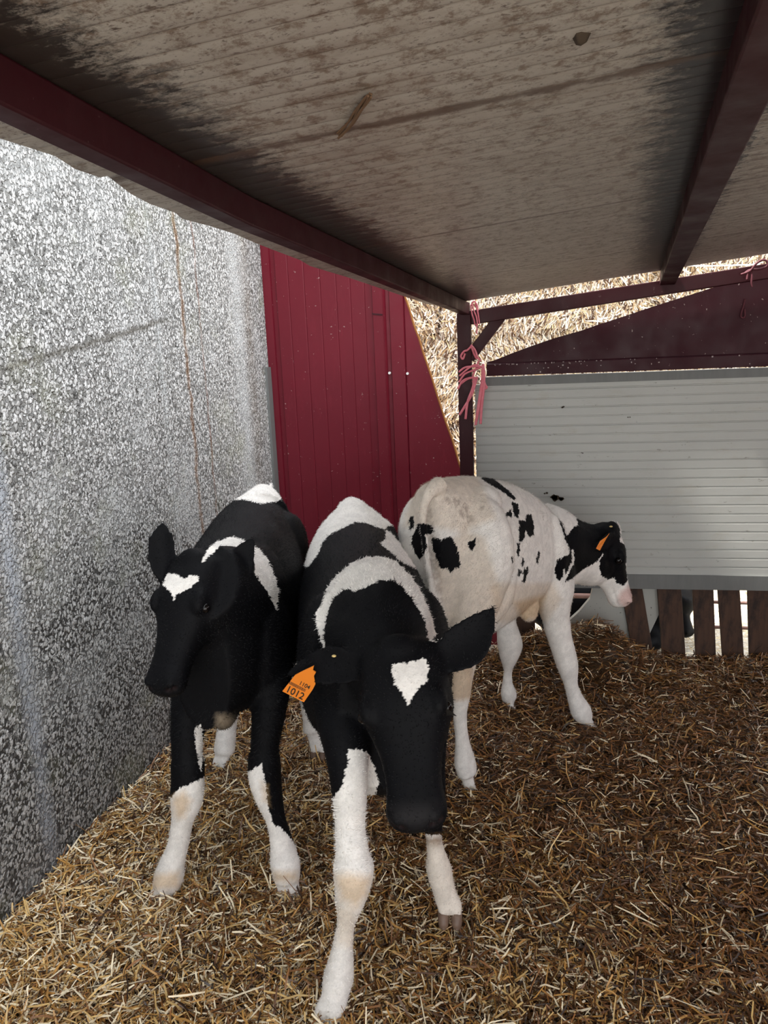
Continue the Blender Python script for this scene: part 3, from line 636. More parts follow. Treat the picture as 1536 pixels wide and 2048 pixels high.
def ear(mb, base, tip, wdir, W_, cup=0.35, th=0.007, bendv=(0, 0, 0), tipr=0.0, face=None):
    base = np.array(base, float); tip = np.array(tip, float); ax = tip - base; L_ = np.linalg.norm(ax); a = ax / L_
    if wdir is None: wdir = np.cross(a, np.array(face, float))
    w = unit(np.array(wdir, float) - a * np.dot(wdir, a)); nn = np.cross(w, a); nu, nv = 16, 10; G = []
    if face is not None and np.dot(nn, face) < 0: nn = -nn
    for sgn in (1, -1):
        for i in range(nu + 1):
            u = i / nu; wd = W_ * (0.42 + 0.58 * math.sin(min(u / 0.45, 1) * math.pi / 2)) * (1 - max(0, (u - 0.40 - tipr * .5) / (0.60 - tipr * .5)) ** (1.9 + 2 * tipr) * 0.90)
            for j in range(nv + 1):
                v = -1 + 2 * j / nv
                p = base + a * L_ * u + w * wd * v + nn * (cup * wd * (v * v - 0.3)) + nn * sgn * th * (1 - 0.5 * u) * (1 - 0.30 * abs(v) ** 3) + np.array(bendv) * math.sin(u * math.pi) * L_
                G.append(tuple(p))
    F = []; st = nv + 1; off = (nu + 1) * st
    for i in range(nu):
        for j in range(nv):
            p = i * st + j; F.append((p, p + 1, p + st + 1, p + st)); F.append((off + p, off + p + st, off + p + st + 1, off + p + 1))
    for i in range(nu):
        p = i * st; F.append((p, p + st, off + p + st, off + p)); p = i * st + nv; F.append((p + st, p, off + p, off + p + st))
    for j in range(nv):
        p = j; F.append((p + 1, p, off + p, off + p + 1)); p = nu * st + j; F.append((p, p + 1, off + p + 1, off + p))
    mb.add(G, F)

def head_frame(poll, nose, up):
    poll = np.array(poll, float); nose = np.array(nose, float); a = nose - poll; L_ = np.linalg.norm(a); a /= L_
    u = unit(np.array(up, float) - a * np.dot(up, a)); s_ = np.cross(a, u); return poll, a, u, s_, L_
HEAD = [  # t, half width, top offset, bottom offset (fractions of head length)
    (-0.10, .14, -.10, -.26), (-0.04, .215, -.025, -.36), (0.05, .238, .015, -.43), (.16, .245, .035, -.47), (.28, .258, .040, -.49), (.38, .245, .022, -.47),
    (.48, .205, -.005, -.42), (.60, .168, -.035, -.355), (.72, .150, -.052, -.315), (.82, .152, -.058, -.30), (.90, .163, -.062, -.295), (.96, .150, -.078, -.285), (1.0, .115, -.105, -.26), (1.02, .06, -.14, -.22)]
def head(mb, fr_, wid=1.0, deep=1.0):
    P0, a, u, s_, L_ = fr_; A = catmull(HEAD, 4); C_ = []; Ha = []; Hb = []
    for (t, hw, tp, bt) in A:
        bt = tp + (bt - tp) * deep
        C_.append(P0 + a * L_ * t + u * L_ * (tp + bt) / 2); Ha.append(hw * L_ * wid); Hb.append((tp - bt) / 2 * L_)
    V, F = ringloft(np.array(C_), Ha, Hb, [s_] * len(C_), [u] * len(C_), 28, 1.18, -0.10); mb.add(V, F)
    for sg in (-1, 1):   # brow, cheek, nostril wing
        blob(mb, P0 + a * L_ * .33 + s_ * sg * L_ * .195 * wid + u * L_ * -.035, (L_ * .10, L_ * .055, L_ * .065), (a, s_, u))
        blob(mb, P0 + a * L_ * .36 + s_ * sg * L_ * .15 * wid + u * L_ * -.27 * deep, (L_ * .20, L_ * .075, L_ * .13), (a, s_, u))
        blob(mb, P0 + a * L_ * .935 + s_ * sg * L_ * .098 * wid + u * L_ * -.105, (L_ * .055, L_ * .045, L_ * .050), (a, s_, u))
    blob(mb, P0 + u * L_ * -.03 - a * L_ * .01, (L_ * .10, L_ * .13, L_ * .06), (a, s_, u))
def muzzle_dents(fr_, wid=1.0, dark=.8):
    P0, a, u, s_, L_ = fr_; out = []
    for sg in (-1, 1):
        out.append((P0 + a * L_ * 1.0 + s_ * sg * L_ * .085 * wid + u * L_ * -.115, .0085, .008, dark))
        out.append((P0 + a * L_ * .97 + s_ * sg * L_ * .125 * wid + u * L_ * -.12, .007, .005, dark))
        for k in range(9):
            t = .72 + .032 * k; out.append((P0 + a * L_ * t + s_ * sg * L_ * .155 * wid + u * L_ * (-.245 - .0 * k), .006, .0022, dark * .35))
    return out
def foot(mb, ankle, toe, fwd, r):
    """cloven lower foot: two digits from the fetlock to the straw"""
    ankle = np.array(ankle, float); toe = np.array(toe, float); fw = unit((fwd[0], fwd[1], 0)); sd = np.array([fw[1], -fw[0], 0])
    bk = toe - fw * r * .25
    limb(mb, [(*ankle, r * .95), (*((ankle + bk) / 2), r * .92), (*(bk + np.array([0, 0, .020])), r * .86)], 4)
    for sg in (-1, 1):
        p0 = ankle + sd * sg * r * .22; p1 = (ankle * .45 + toe * .55) + sd * sg * r * .42; p2 = toe + sd * sg * r * .52
        limb(mb, [(*p0, r * .80), (*p1, r * .66), (*(p2 + np.array([0, 0, .022])), r * .64), (*(p2 + fw * r * .55 + np.array([0, 0, .006])), r * .50)], 4)
def hoof(toe, fwd, r, parent):
    toe = np.array(toe, float); fw = unit((fwd[0], fwd[1], 0)); sd = np.array([fw[1], -fw[0], 0]); mb = MB()
    for sg in (-1, 1):
        c_ = toe + sd * sg * r * .54 + fw * r * .15 + np.array([0, 0, -.004])
        limb(mb, [(*(c_ - fw * r * .35 + np.array([0, 0, .018])), r * .52), (*(c_ + fw * r * .25 + np.array([0, 0, .006])), r * .56), (*(c_ + fw * r * .65 + np.array([0, 0, -.010])), r * .50), (*(c_ + fw * r * .85 + np.array([0, 0, -.016])), r * .30)], 4)
    return link('hoof', mb.v, mb.f, m_hoof, parent, smooth=True)

PATCH = {'left': [('W', (-0.43, 0.86, -0.275), (-0.017, 0.055, 1.4), [(-0.818, 1.577, 0.92), (-0.82, 1.554, 0.9), (-0.785, 1.523, 0.89), (-0.774, 1.512, 0.877), (-0.77, 1.519, 0.891), (-0.749, 1.522, 0.898), (-0.728, 1.535, 0.911), (-0.726, 1.549, 0.925), (-0.743, 1.547, 0.926), (-0.76, 1.544, 0.921), (-0.787, 1.556, 0.925)]), ('W', (-0.361, 0.896, -0.259), (-0.083, 0.13, 1.513), [(-0.73, 1.573, 0.948), (-0.732, 1.612, 0.965), (-0.774, 1.762, 0.948), (-0.744, 1.806, 0.952), (-0.648, 1.651, 0.981), (-0.669, 1.78, 0.927), (-0.643, 1.766, 0.904), (-0.619, 1.747, 0.861), (-0.613, 1.745, 0.827), (-0.61, 1.709, 0.788), (-0.616, 1.7, 0.819), (-0.624, 1.663, 0.872), (-0.633, 1.627, 0.916), (-0.645, 1.639, 0.942), (-0.678, 1.629, 0.964), (-0.709, 1.616, 0.967), (-0.722, 1.597, 0.957), (-0.725, 1.575, 0.948)]), ('W', (-0.344, 0.923, -0.173), (-0.1, 0.177, 2.238), [(-0.945, 2.248, 0.954), (-0.887, 2.251, 0.96), (-0.835, 2.203, 0.961), (-0.808, 2.194, 0.957), (-0.791, 2.313, 0.941), (-0.761, 2.32, 0.968), (-0.783, 2.322, 1.025), (-0.871, 2.293, 1.039), (-0.916, 2.265, 0.98)]), ('W', (-0.281, 0.873, -0.399), (-0.109, 0.17, 2.095), [(-0.759, 2.387, 0.524), (-0.789, 2.345, 0.441), (-0.822, 2.313, 0.391), (-0.799, 2.303, 0.351), (-0.739, 2.191, 0.098), (-0.637, 2.218, 0.089), (-0.683, 2.301, 0.268), (-0.713, 2.323, 0.435), (-0.709, 2.294, 0.551)]), ('W', (-0.368, 0.807, -0.462), (-0.01, 0.042, 2.184), [(-1.101, 2.306, 0.181), (-0.999, 2.348, 0.174), (-0.976, 2.258, -0.002), (-1.088, 2.217, 0.015)]), ('C', (-0.369, 0.82, -0.439), (-0.151, 0.04, 1.431), [(-0.727, 1.56, 0.595), (-0.743, 1.727, 0.501), (-0.726, 1.683, 0.493), (-0.752, 1.663, 0.478), (-0.78, 1.658, 0.493)]), ('W', (-0.395, 0.797, -0.458), (-0.12, 0.031, 1.41), [(-0.816, 1.629, 0.51), (-0.763, 1.56, 0.555), (-0.797, 1.633, 0.448), (-0.806, 1.621, 0.393), (-0.815, 1.625, 0.452)]), ('W', (-0.405, 0.742, -0.534), (-0.119, 0.154, 1.438), [(-0.918, 1.651, 0.301), (-0.881, 1.598, 0.333), (-0.851, 1.588, 0.366), (-0.82, 1.597, 0.378), (-0.839, 1.707, 0.324), (-0.813, 1.66, 0.235), (-0.798, 1.524, 0.053), (-0.931, 1.465, 0.073), (-0.929, 1.544, 0.164), (-0.925, 1.629, 0.275)]), ('Y', (-0.406, 0.756, -0.514), (-0.032, 0.056, 1.38), [(-0.883, 1.589, 0.348), (-0.833, 1.59, 0.373), (-0.817, 1.602, 0.328), (-0.844, 1.6, 0.272), (-0.88, 1.602, 0.257), (-0.875, 1.571, 0.316)]), ('Y', (-0.407, 0.707, -0.578), (-0.03, 0.057, 1.475), [(-0.971, 1.614, 0.108), (-0.892, 1.639, 0.105), (-0.881, 1.617, 0.049), (-0.971, 1.577, 0.063)]), ('W', (-0.306, 0.78, -0.546), (-0.141, 0.082, 1.383), [(-0.734, 1.721, 0.346), (-0.688, 1.64, 0.392), (-0.647, 1.629, 0.423), (-0.641, 1.627, 0.368), (-0.642, 1.633, 0.304), (-0.636, 1.645, 0.248), (-0.615, 1.657, 0.225), (-0.588, 1.665, 0.179), (-0.521, 1.57, 0.031), (-0.62, 1.544, 0.042), (-0.661, 1.637, 0.178), (-0.674, 1.668, 0.227), (-0.712, 1.689, 0.281)]), ('Y', (-0.315, 0.796, -0.516), (-0.021, 0.032, 1.322), [(-0.66, 1.625, 0.387), (-0.632, 1.632, 0.371), (-0.633, 1.638, 0.292), (-0.661, 1.631, 0.315)]), ('Y', (-0.282, 0.753, -0.595), (-0.019, 0.044, 1.351), [(-0.661, 1.644, 0.123), (-0.587, 1.681, 0.102), (-0.571, 1.644, 0.081), (-0.648, 1.619, 0.086)])], 'front': [('W', (-0.218, 0.949, -0.229), (-0.179, 0.164, 1.938), [(-0.658, 2.074, 0.792), (-0.585, 1.928, 0.84), (-0.571, 1.927, 0.858), (-0.559, 1.932, 0.872), (-0.566, 2.002, 0.885), (-0.553, 2.034, 0.9), (-0.521, 2.052, 0.914), (-0.495, 2.108, 0.92), (-0.459, 2.107, 0.916), (-0.426, 2.1, 0.904), (-0.413, 2.14, 0.89), (-0.421, 2.215, 0.883), (-0.391, 2.167, 0.895), (-0.37, 2.166, 0.875), (-0.354, 2.162, 0.849), (-0.325, 2.165, 0.841), (-0.347, 2.181, 0.924), (-0.419, 2.178, 0.97), (-0.511, 2.167, 1.018), (-0.632, 2.119, 0.938)]), ('W', (-0.168, 0.953, -0.254), (-0.114, 0.243, 1.687), [(-0.412, 2.133, 0.891), (-0.402, 2.173, 0.872), (-0.386, 2.184, 0.845), (-0.32, 1.951, 0.888), (-0.3, 1.948, 0.864), (-0.266, 1.937, 0.808), (-0.301, 1.936, 0.834), (-0.32, 1.83, 0.881), (-0.345, 1.871, 0.89), (-0.374, 1.904, 0.9), (-0.391, 1.934, 0.904), (-0.385, 1.982, 0.899)]), ('W', (-0.2, 0.928, -0.314), (-0.157, 0.259, 1.212), [(-0.408, 1.388, 0.821), (-0.448, 1.505, 0.821), (-0.458, 1.528, 0.849), (-0.446, 1.548, 0.867), (-0.458, 1.627, 0.871), (-0.45, 1.662, 0.885), (-0.435, 1.696, 0.897), (-0.423, 1.74, 0.903), (-0.397, 1.784, 0.906), (-0.369, 1.805, 0.903), (-0.344, 1.81, 0.895), (-0.28, 1.598, 0.94), (-0.255, 1.586, 0.92), (-0.233, 1.566, 0.897), (-0.215, 1.539, 0.871), (-0.205, 1.544, 0.837), (-0.198, 1.538, 0.803), (-0.178, 1.379, 0.85), (-0.191, 1.377, 0.854), (-0.206, 1.464, 0.843), (-0.214, 1.477, 0.864), (-0.233, 1.486, 0.892), (-0.249, 1.498, 0.909), (-0.266, 1.511, 0.922), (-0.282, 1.518, 0.93), (-0.304, 1.511, 0.932), (-0.325, 1.496, 0.926), (-0.343, 1.492, 0.919), (-0.358, 1.492, 0.911), (-0.375, 1.512, 0.912), (-0.393, 1.526, 0.904), (-0.413, 1.533, 0.885), (-0.427, 1.535, 0.864), (-0.427, 1.5, 0.843), (-0.425, 1.473, 0.821), (-0.403, 1.387, 0.821)]), ('W', (-0.151, 0.901, -0.407), (-0.01, 0.015, 0.879), [(-0.255, 1.319, 0.825), (-0.25, 1.304, 0.81), (-0.242, 1.292, 0.798), (-0.228, 1.283, 0.785), (-0.219, 1.274, 0.768), (-0.211, 1.283, 0.783), (-0.199, 1.294, 0.796), (-0.187, 1.306, 0.805), (-0.186, 1.323, 0.819), (-0.19, 1.337, 0.834), (-0.212, 1.328, 0.834), (-0.225, 1.322, 0.831), (-0.245, 1.323, 0.831)]), ('W', (-0.215, 0.805, -0.553), (-0.057, 0.26, 0.87), [(-0.356, 1.344, 0.635), (-0.351, 1.336, 0.618), (-0.357, 1.325, 0.597), (-0.36, 1.318, 0.577), (-0.373, 1.317, 0.558), (-0.393, 1.334, 0.524), (-0.412, 1.326, 0.52), (-0.393, 1.176, 0.321), (-0.399, 1.077, 0.224), (-0.288, 1.102, 0.215), (-0.278, 1.282, 0.41), (-0.305, 1.356, 0.522), (-0.307, 1.4, 0.54), (-0.316, 1.397, 0.574), (-0.321, 1.375, 0.614), (-0.339, 1.352, 0.634)]), ('Y', (-0.203, 0.765, -0.611), (-0.024, 0.056, 0.801), [(-0.39, 1.275, 0.416), (-0.343, 1.268, 0.43), (-0.294, 1.292, 0.406), (-0.3, 1.262, 0.369), (-0.337, 1.285, 0.318), (-0.376, 1.283, 0.333)]), ('C', (-0.208, 0.739, -0.641), (-0.081, 0.088, 0.857), [(-0.402, 1.318, 0.313), (-0.323, 1.276, 0.355), (-0.333, 1.27, 0.235), (-0.406, 1.327, 0.187)]), ('W', (-0.104, 0.792, -0.602), (-0.07, 0.054, 1.217), [(-0.275, 1.671, 0.227), (-0.196, 1.682, 0.226), (-0.171, 1.666, 0.201), (-0.13, 1.565, 0.066), (-0.24, 1.551, 0.065), (-0.272, 1.64, 0.183)]), ('C', (-0.101, 0.784, -0.612), (-0.066, 0.054, 1.202), [(-0.287, 1.666, 0.226), (-0.178, 1.681, 0.226), (-0.118, 1.558, 0.06), (-0.251, 1.541, 0.059)]), ('T', (-0.113, 0.811, -0.574), (-0.024, 0.019, 1.194), [(-0.267, 1.624, 0.267), (-0.191, 1.638, 0.273), (-0.195, 1.619, 0.246), (-0.22, 1.62, 0.227), (-0.26, 1.609, 0.244)]), ('N', (-0.139, 0.823, -0.551), (-0.01, 0.026, 0.677), [(-0.257, 1.197, 0.626), (-0.154, 1.224, 0.626), (-0.147, 1.191, 0.589), (-0.198, 1.173, 0.573), (-0.25, 1.178, 0.595)])], 'back': [('C', (-0.105, 0.973, -0.205), (-0.071, 0.203, 1.951), [(-0.343, 2.184, 1.05), (-0.135, 2.207, 1.051), (-0.086, 2.191, 0.907), (-0.185, 2.16, 0.87), (-0.285, 2.155, 0.886), (-0.389, 2.245, 0.864)]), ('C', (-0.076, 0.953, -0.294), (-0.039, 0.229, 1.847), [(-0.192, 2.161, 0.899), (-0.121, 2.158, 0.87), (-0.078, 2.289, 0.633), (-0.101, 2.106, 0.589), (-0.254, 2.188, 0.568), (-0.284, 2.124, 0.804)]), ('C', (-0.001, 0.947, -0.32), (-0.279, 0.24, 2.133), [(-0.124, 2.462, 0.635), (0.082, 2.605, 0.602), (0.117, 2.62, 0.526), (0.058, 2.638, 0.426), (-0.117, 2.284, 0.552)]), ('Y', (-0.0, 0.945, -0.328), (-0.233, 0.164, 2.207), [(-0.063, 2.306, 0.627), (0.066, 2.603, 0.567), (0.041, 2.66, 0.436), (-0.036, 2.499, 0.475)]), ('Y', (-0.086, 0.906, -0.414), (-0.033, 0.128, 1.826), [(-0.266, 2.27, 0.429), (-0.159, 2.211, 0.466), (-0.158, 2.159, 0.352), (-0.247, 2.147, 0.345)]), ('G', (-0.089, 0.974, -0.206), (-0.027, 0.021, 1.945), [(-0.246, 2.153, 0.989), (-0.199, 2.197, 0.977), (-0.165, 2.2, 0.938), (-0.15, 2.171, 0.894), (-0.184, 2.164, 0.887), (-0.205, 2.161, 0.936), (-0.242, 2.151, 0.969)]), ('G', (-0.06, 0.977, -0.202), (-0.015, 0.02, 1.97), [(-0.149, 2.226, 0.962), (-0.124, 2.221, 0.957), (-0.126, 2.183, 0.924), (-0.146, 2.193, 0.933)]), ('G', (-0.123, 0.958, -0.259), (-0.07, 0.059, 1.876), [(-0.294, 2.105, 0.97), (-0.276, 2.15, 0.953), (-0.256, 2.14, 0.83), (-0.248, 2.155, 0.643), (-0.273, 2.13, 0.697), (-0.296, 2.115, 0.837)]), ('B', (-0.04, 0.983, -0.178), (-0.037, 0.037, 2.204), [(-0.164, 2.416, 1.008), (-0.129, 2.417, 1.002), (-0.098, 2.441, 0.971), (-0.065, 2.434, 0.946), (-0.046, 2.432, 0.924), (-0.051, 2.412, 0.92), (-0.075, 2.396, 0.943), (-0.106, 2.38, 0.968), (-0.145, 2.38, 0.992)]), ('B', (-0.018, 0.978, -0.207), (-0.02, 0.023, 2.156), [(-0.057, 2.398, 0.92), (-0.04, 2.418, 0.908), (-0.034, 2.411, 0.89), (-0.037, 2.388, 0.869), (-0.05, 2.368, 0.878)]), ('B', (-0.027, 0.977, -0.213), (-0.119, 0.018, 2.111), [(-0.074, 2.337, 0.895), (-0.058, 2.375, 0.902), (-0.056, 2.357, 0.876), (-0.068, 2.341, 0.886), (-0.069, 2.234, 0.903)]), ('B', (-0.005, 0.973, -0.229), (-0.046, 0.045, 2.16), [(-0.035, 2.386, 0.863), (-0.015, 2.418, 0.853), (-0.014, 2.435, 0.87), (0.003, 2.469, 0.863), (0.011, 2.461, 0.83), (0.011, 2.448, 0.803), (-0.002, 2.42, 0.798), (-0.015, 2.403, 0.825), (-0.022, 2.382, 0.796), (-0.035, 2.36, 0.799)]), ('B', (-0.015, 0.967, -0.256), (-0.009, 0.009, 2.077), [(-0.041, 2.35, 0.8), (-0.032, 2.364, 0.796), (-0.034, 2.357, 0.755), (-0.041, 2.345, 0.758)]), ('B', (-0.023, 0.963, -0.269), (-0.011, 0.013, 1.899), [(-0.056, 2.182, 0.799), (-0.05, 2.197, 0.798), (-0.05, 2.201, 0.778), (-0.054, 2.187, 0.78)]), ('B', (-0.01, 0.962, -0.272), (-0.007, 0.008, 2.084), [(-0.026, 2.369, 0.747), (-0.02, 2.378, 0.741), (-0.022, 2.376, 0.717), (-0.028, 2.366, 0.715)]), ('B', (0.009, 0.964, -0.266), (-0.012, 0.014, 2.18), [(0.025, 2.465, 0.744), (0.032, 2.478, 0.732), (0.022, 2.458, 0.7), (0.016, 2.445, 0.708)]), ('B', (-0.014, 0.958, -0.285), (-0.015, 0.014, 2.06), [(-0.036, 2.353, 0.714), (-0.025, 2.372, 0.702), (-0.036, 2.356, 0.688), (-0.042, 2.34, 0.696)]), ('B', (-0.006, 0.958, -0.287), (-0.01, 0.012, 2.093), [(-0.011, 2.395, 0.712), (-0.005, 2.407, 0.698), (-0.019, 2.389, 0.657), (-0.027, 2.374, 0.665)]), ('B', (-0.008, 0.959, -0.283), (-0.007, 0.007, 2.087), [(-0.019, 2.381, 0.71), (-0.014, 2.39, 0.7), (-0.019, 2.383, 0.685), (-0.025, 2.373, 0.692)]), ('B', (0.04, 0.96, -0.277), (-0.026, 0.036, 2.333), [(0.09, 2.594, 0.678), (0.11, 2.601, 0.687), (0.128, 2.624, 0.687), (0.139, 2.655, 0.7), (0.141, 2.651, 0.656), (0.127, 2.63, 0.636), (0.12, 2.623, 0.617), (0.114, 2.613, 0.641), (0.111, 2.612, 0.636), (0.109, 2.616, 0.614), (0.101, 2.611, 0.597), (0.089, 2.607, 0.607), (0.08, 2.597, 0.63), (0.083, 2.592, 0.661)]), ('B', (0.075, 0.964, -0.256), (-0.181, 0.223, 2.52), [(0.097, 2.682, 0.8), (0.106, 2.676, 0.792), (0.116, 2.629, 0.768), (0.121, 2.63, 0.754), (0.138, 2.68, 0.759), (0.153, 2.706, 0.768), (0.165, 2.727, 0.768), (0.162, 2.807, 0.787), (0.185, 2.808, 0.796), (0.232, 2.8, 0.779), (0.288, 2.793, 0.771), (0.329, 2.986, 0.708), (0.338, 2.999, 0.691), (0.319, 2.834, 0.682), (0.334, 2.768, 0.687), (0.347, 2.76, 0.664), (0.345, 2.753, 0.636), (0.336, 2.749, 0.619), (0.353, 2.858, 0.529), (0.338, 2.833, 0.513), (0.311, 2.828, 0.525), (0.303, 2.825, 0.548), (0.28, 2.822, 0.54), (0.251, 2.779, 0.57), (0.244, 2.767, 0.598), (0.243, 2.763, 0.627), (0.258, 2.776, 0.653), (0.252, 2.771, 0.651), (0.241, 2.761, 0.631), (0.213, 2.735, 0.62), (0.182, 2.711, 0.61), (0.145, 2.651, 0.596), (0.116, 2.618, 0.59), (0.122, 2.623, 0.606), (0.137, 2.642, 0.63), (0.15, 2.664, 0.652), (0.146, 2.66, 0.695), (0.134, 2.649, 0.692), (0.13, 2.641, 0.707), (0.115, 2.615, 0.749), (0.104, 2.624, 0.785)]), ('P', (0.118, 0.944, -0.309), (-0.012, 0.054, 2.566), [(0.317, 2.83, 0.498), (0.357, 2.845, 0.521), (0.404, 2.837, 0.517), (0.402, 2.812, 0.438), (0.341, 2.815, 0.423), (0.304, 2.833, 0.448)]), ('B', (-0.106, 0.959, -0.263), (-0.015, 0.014, 1.865), [(-0.28, 2.152, 0.864), (-0.25, 2.14, 0.863), (-0.222, 2.143, 0.87), (-0.206, 2.146, 0.835), (-0.199, 2.147, 0.788), (-0.202, 2.146, 0.772), (-0.212, 2.144, 0.778), (-0.229, 2.142, 0.759), (-0.235, 2.141, 0.775), (-0.255, 2.141, 0.773), (-0.271, 2.147, 0.813), (-0.281, 2.152, 0.843)]), ('B', (-0.138, 0.96, -0.243), (-0.078, 0.026, 1.92), [(-0.32, 2.173, 0.901), (-0.283, 2.154, 0.901), (-0.269, 2.146, 0.882), (-0.294, 2.11, 0.88), (-0.289, 2.115, 0.851), (-0.309, 2.167, 0.804), (-0.323, 2.174, 0.79), (-0.337, 2.18, 0.814), (-0.348, 2.188, 0.84), (-0.335, 2.184, 0.877)]), ('B', (-0.151, 0.964, -0.22), (-0.01, 0.014, 1.972), [(-0.354, 2.214, 0.913), (-0.338, 2.194, 0.92), (-0.337, 2.186, 0.883), (-0.351, 2.196, 0.874)]), ('B', (-0.074, 0.966, -0.248), (-0.006, 0.003, 1.888), [(-0.177, 2.162, 0.851), (-0.167, 2.163, 0.85), (-0.155, 2.162, 0.862), (-0.155, 2.157, 0.843), (-0.166, 2.148, 0.827), (-0.177, 2.157, 0.838)])]}
BODIES = {}
def noise_vec(P_, f_, s_):
    """cheap smooth vector noise from summed sines"""
    x, y, z = P_[:, 0] * f_, P_[:, 1] * f_, P_[:, 2] * f_
    return np.stack([np.sin(1.7 * y + 2.3 * z + s_) + .6 * np.sin(4.1 * x - 3.3 * z + 2 * s_), np.sin(2.1 * x - 1.9 * z + 1.3 * s_) + .6 * np.sin(3.7 * y + 4.3 * x), np.sin(1.9 * x + 2.7 * y + .7 * s_) + .6 * np.sin(4.7 * z - 3.1 * y)], 1)
def in_poly(px, py, poly):
    inside = np.zeros(len(px), bool); n_ = len(poly)
    for i in range(n_):
        x1, y1 = poly[i]; x2, y2 = poly[(i + 1) % n_]
        c_ = ((y1 > py) != (y2 > py)); xi = (x2 - x1) * (py - y1) / ((y2 - y1) if y2 != y1 else 1e-9) + x1
        inside ^= c_ & (px < xi)
    return inside
BLACK = np.array([0.0028, 0.0029, 0.0040]); WHITE = np.array([0.85, 0.82, 0.78])
COLS = {'B': BLACK, 'W': WHITE, 'Y': np.array([0.55, 0.36, 0.17]), 'C': np.array([0.66, 0.52, 0.37]), 'P': np.array([0.66, 0.44, 0.40]), 'D': np.array([0.10, 0.075, 0.06]),
        'G': np.array([0.36, 0.29, 0.24]), 'T': np.array([0.22, 0.12, 0.05]), 'N': np.array([0.022, 0.020, 0.021])}
def coat(P_, Nn, key, default):
    """coat pattern: ordered patches, each a region of the hide"""
    col = np.tile(COLS[default], (len(P_), 1)); g = np.random.default_rng(5)
    Q = P_ + noise_vec(P_, 95, 1.0) * 0.0010 + noise_vec(P_, 300, 2.0) * 0.0006 + g.normal(0, 0.0008, P_.shape)
    for (c_, d, (d0, d1, dm_), poly) in PATCH.get(key, []):
        d = np.array(d); e1 = unit(np.cross(d, [0, 0, 1])); e2 = np.cross(e1, d); poly = np.array(poly)
        a, b = poly @ e1, poly @ e2; qd = Q @ d - dm_
        soft = c_ in 'YCGPNT'
        face = (Nn @ d) < 0.25
        ok = face & (qd > d0 - 0.04) & (qd < d1 + 0.08)
        idx = np.nonzero(ok)[0]
        if len(idx) == 0: continue
        ins = in_poly(Q[idx] @ e1, Q[idx] @ e2, list(zip(a, b)))
        idx = idx[ins]
        if soft:
            # stained hair: fades out towards the outline of the stain
            X = Q[idx] @ e1; Yy = Q[idx] @ e2; dist = np.full(len(idx), 9.0)
            for i in range(len(poly)):
                p = np.array([a[i], b[i]]); q = np.array([a[(i + 1) % len(poly)], b[(i + 1) % len(poly)]]); pq = q - p
                t = np.clip(((X - p[0]) * pq[0] + (Yy - p[1]) * pq[1]) / (pq @ pq + 1e-12), 0, 1)
                dist = np.minimum(dist, np.hypot(X - p[0] - t * pq[0], Yy - p[1] - t * pq[1]))
            w_ = np.clip(dist / (0.008 if c_ == 'G' else 0.035 if c_ == 'N' else 0.020), 0, 1)[:, None] * {'Y': .62, 'C': .42, 'G': .6, 'P': .8, 'N': .8, 'T': .75}[c_]
            if c_ == 'G': w_ = w_ * (0.5 + 0.5 * np.sin(noise_vec(Q[idx], 70, 3.0).sum(1)))[:, None]
            col[idx] = col[idx] * (1 - w_) + COLS[c_] * w_
        else: col[idx] = COLS[c_]
    return col

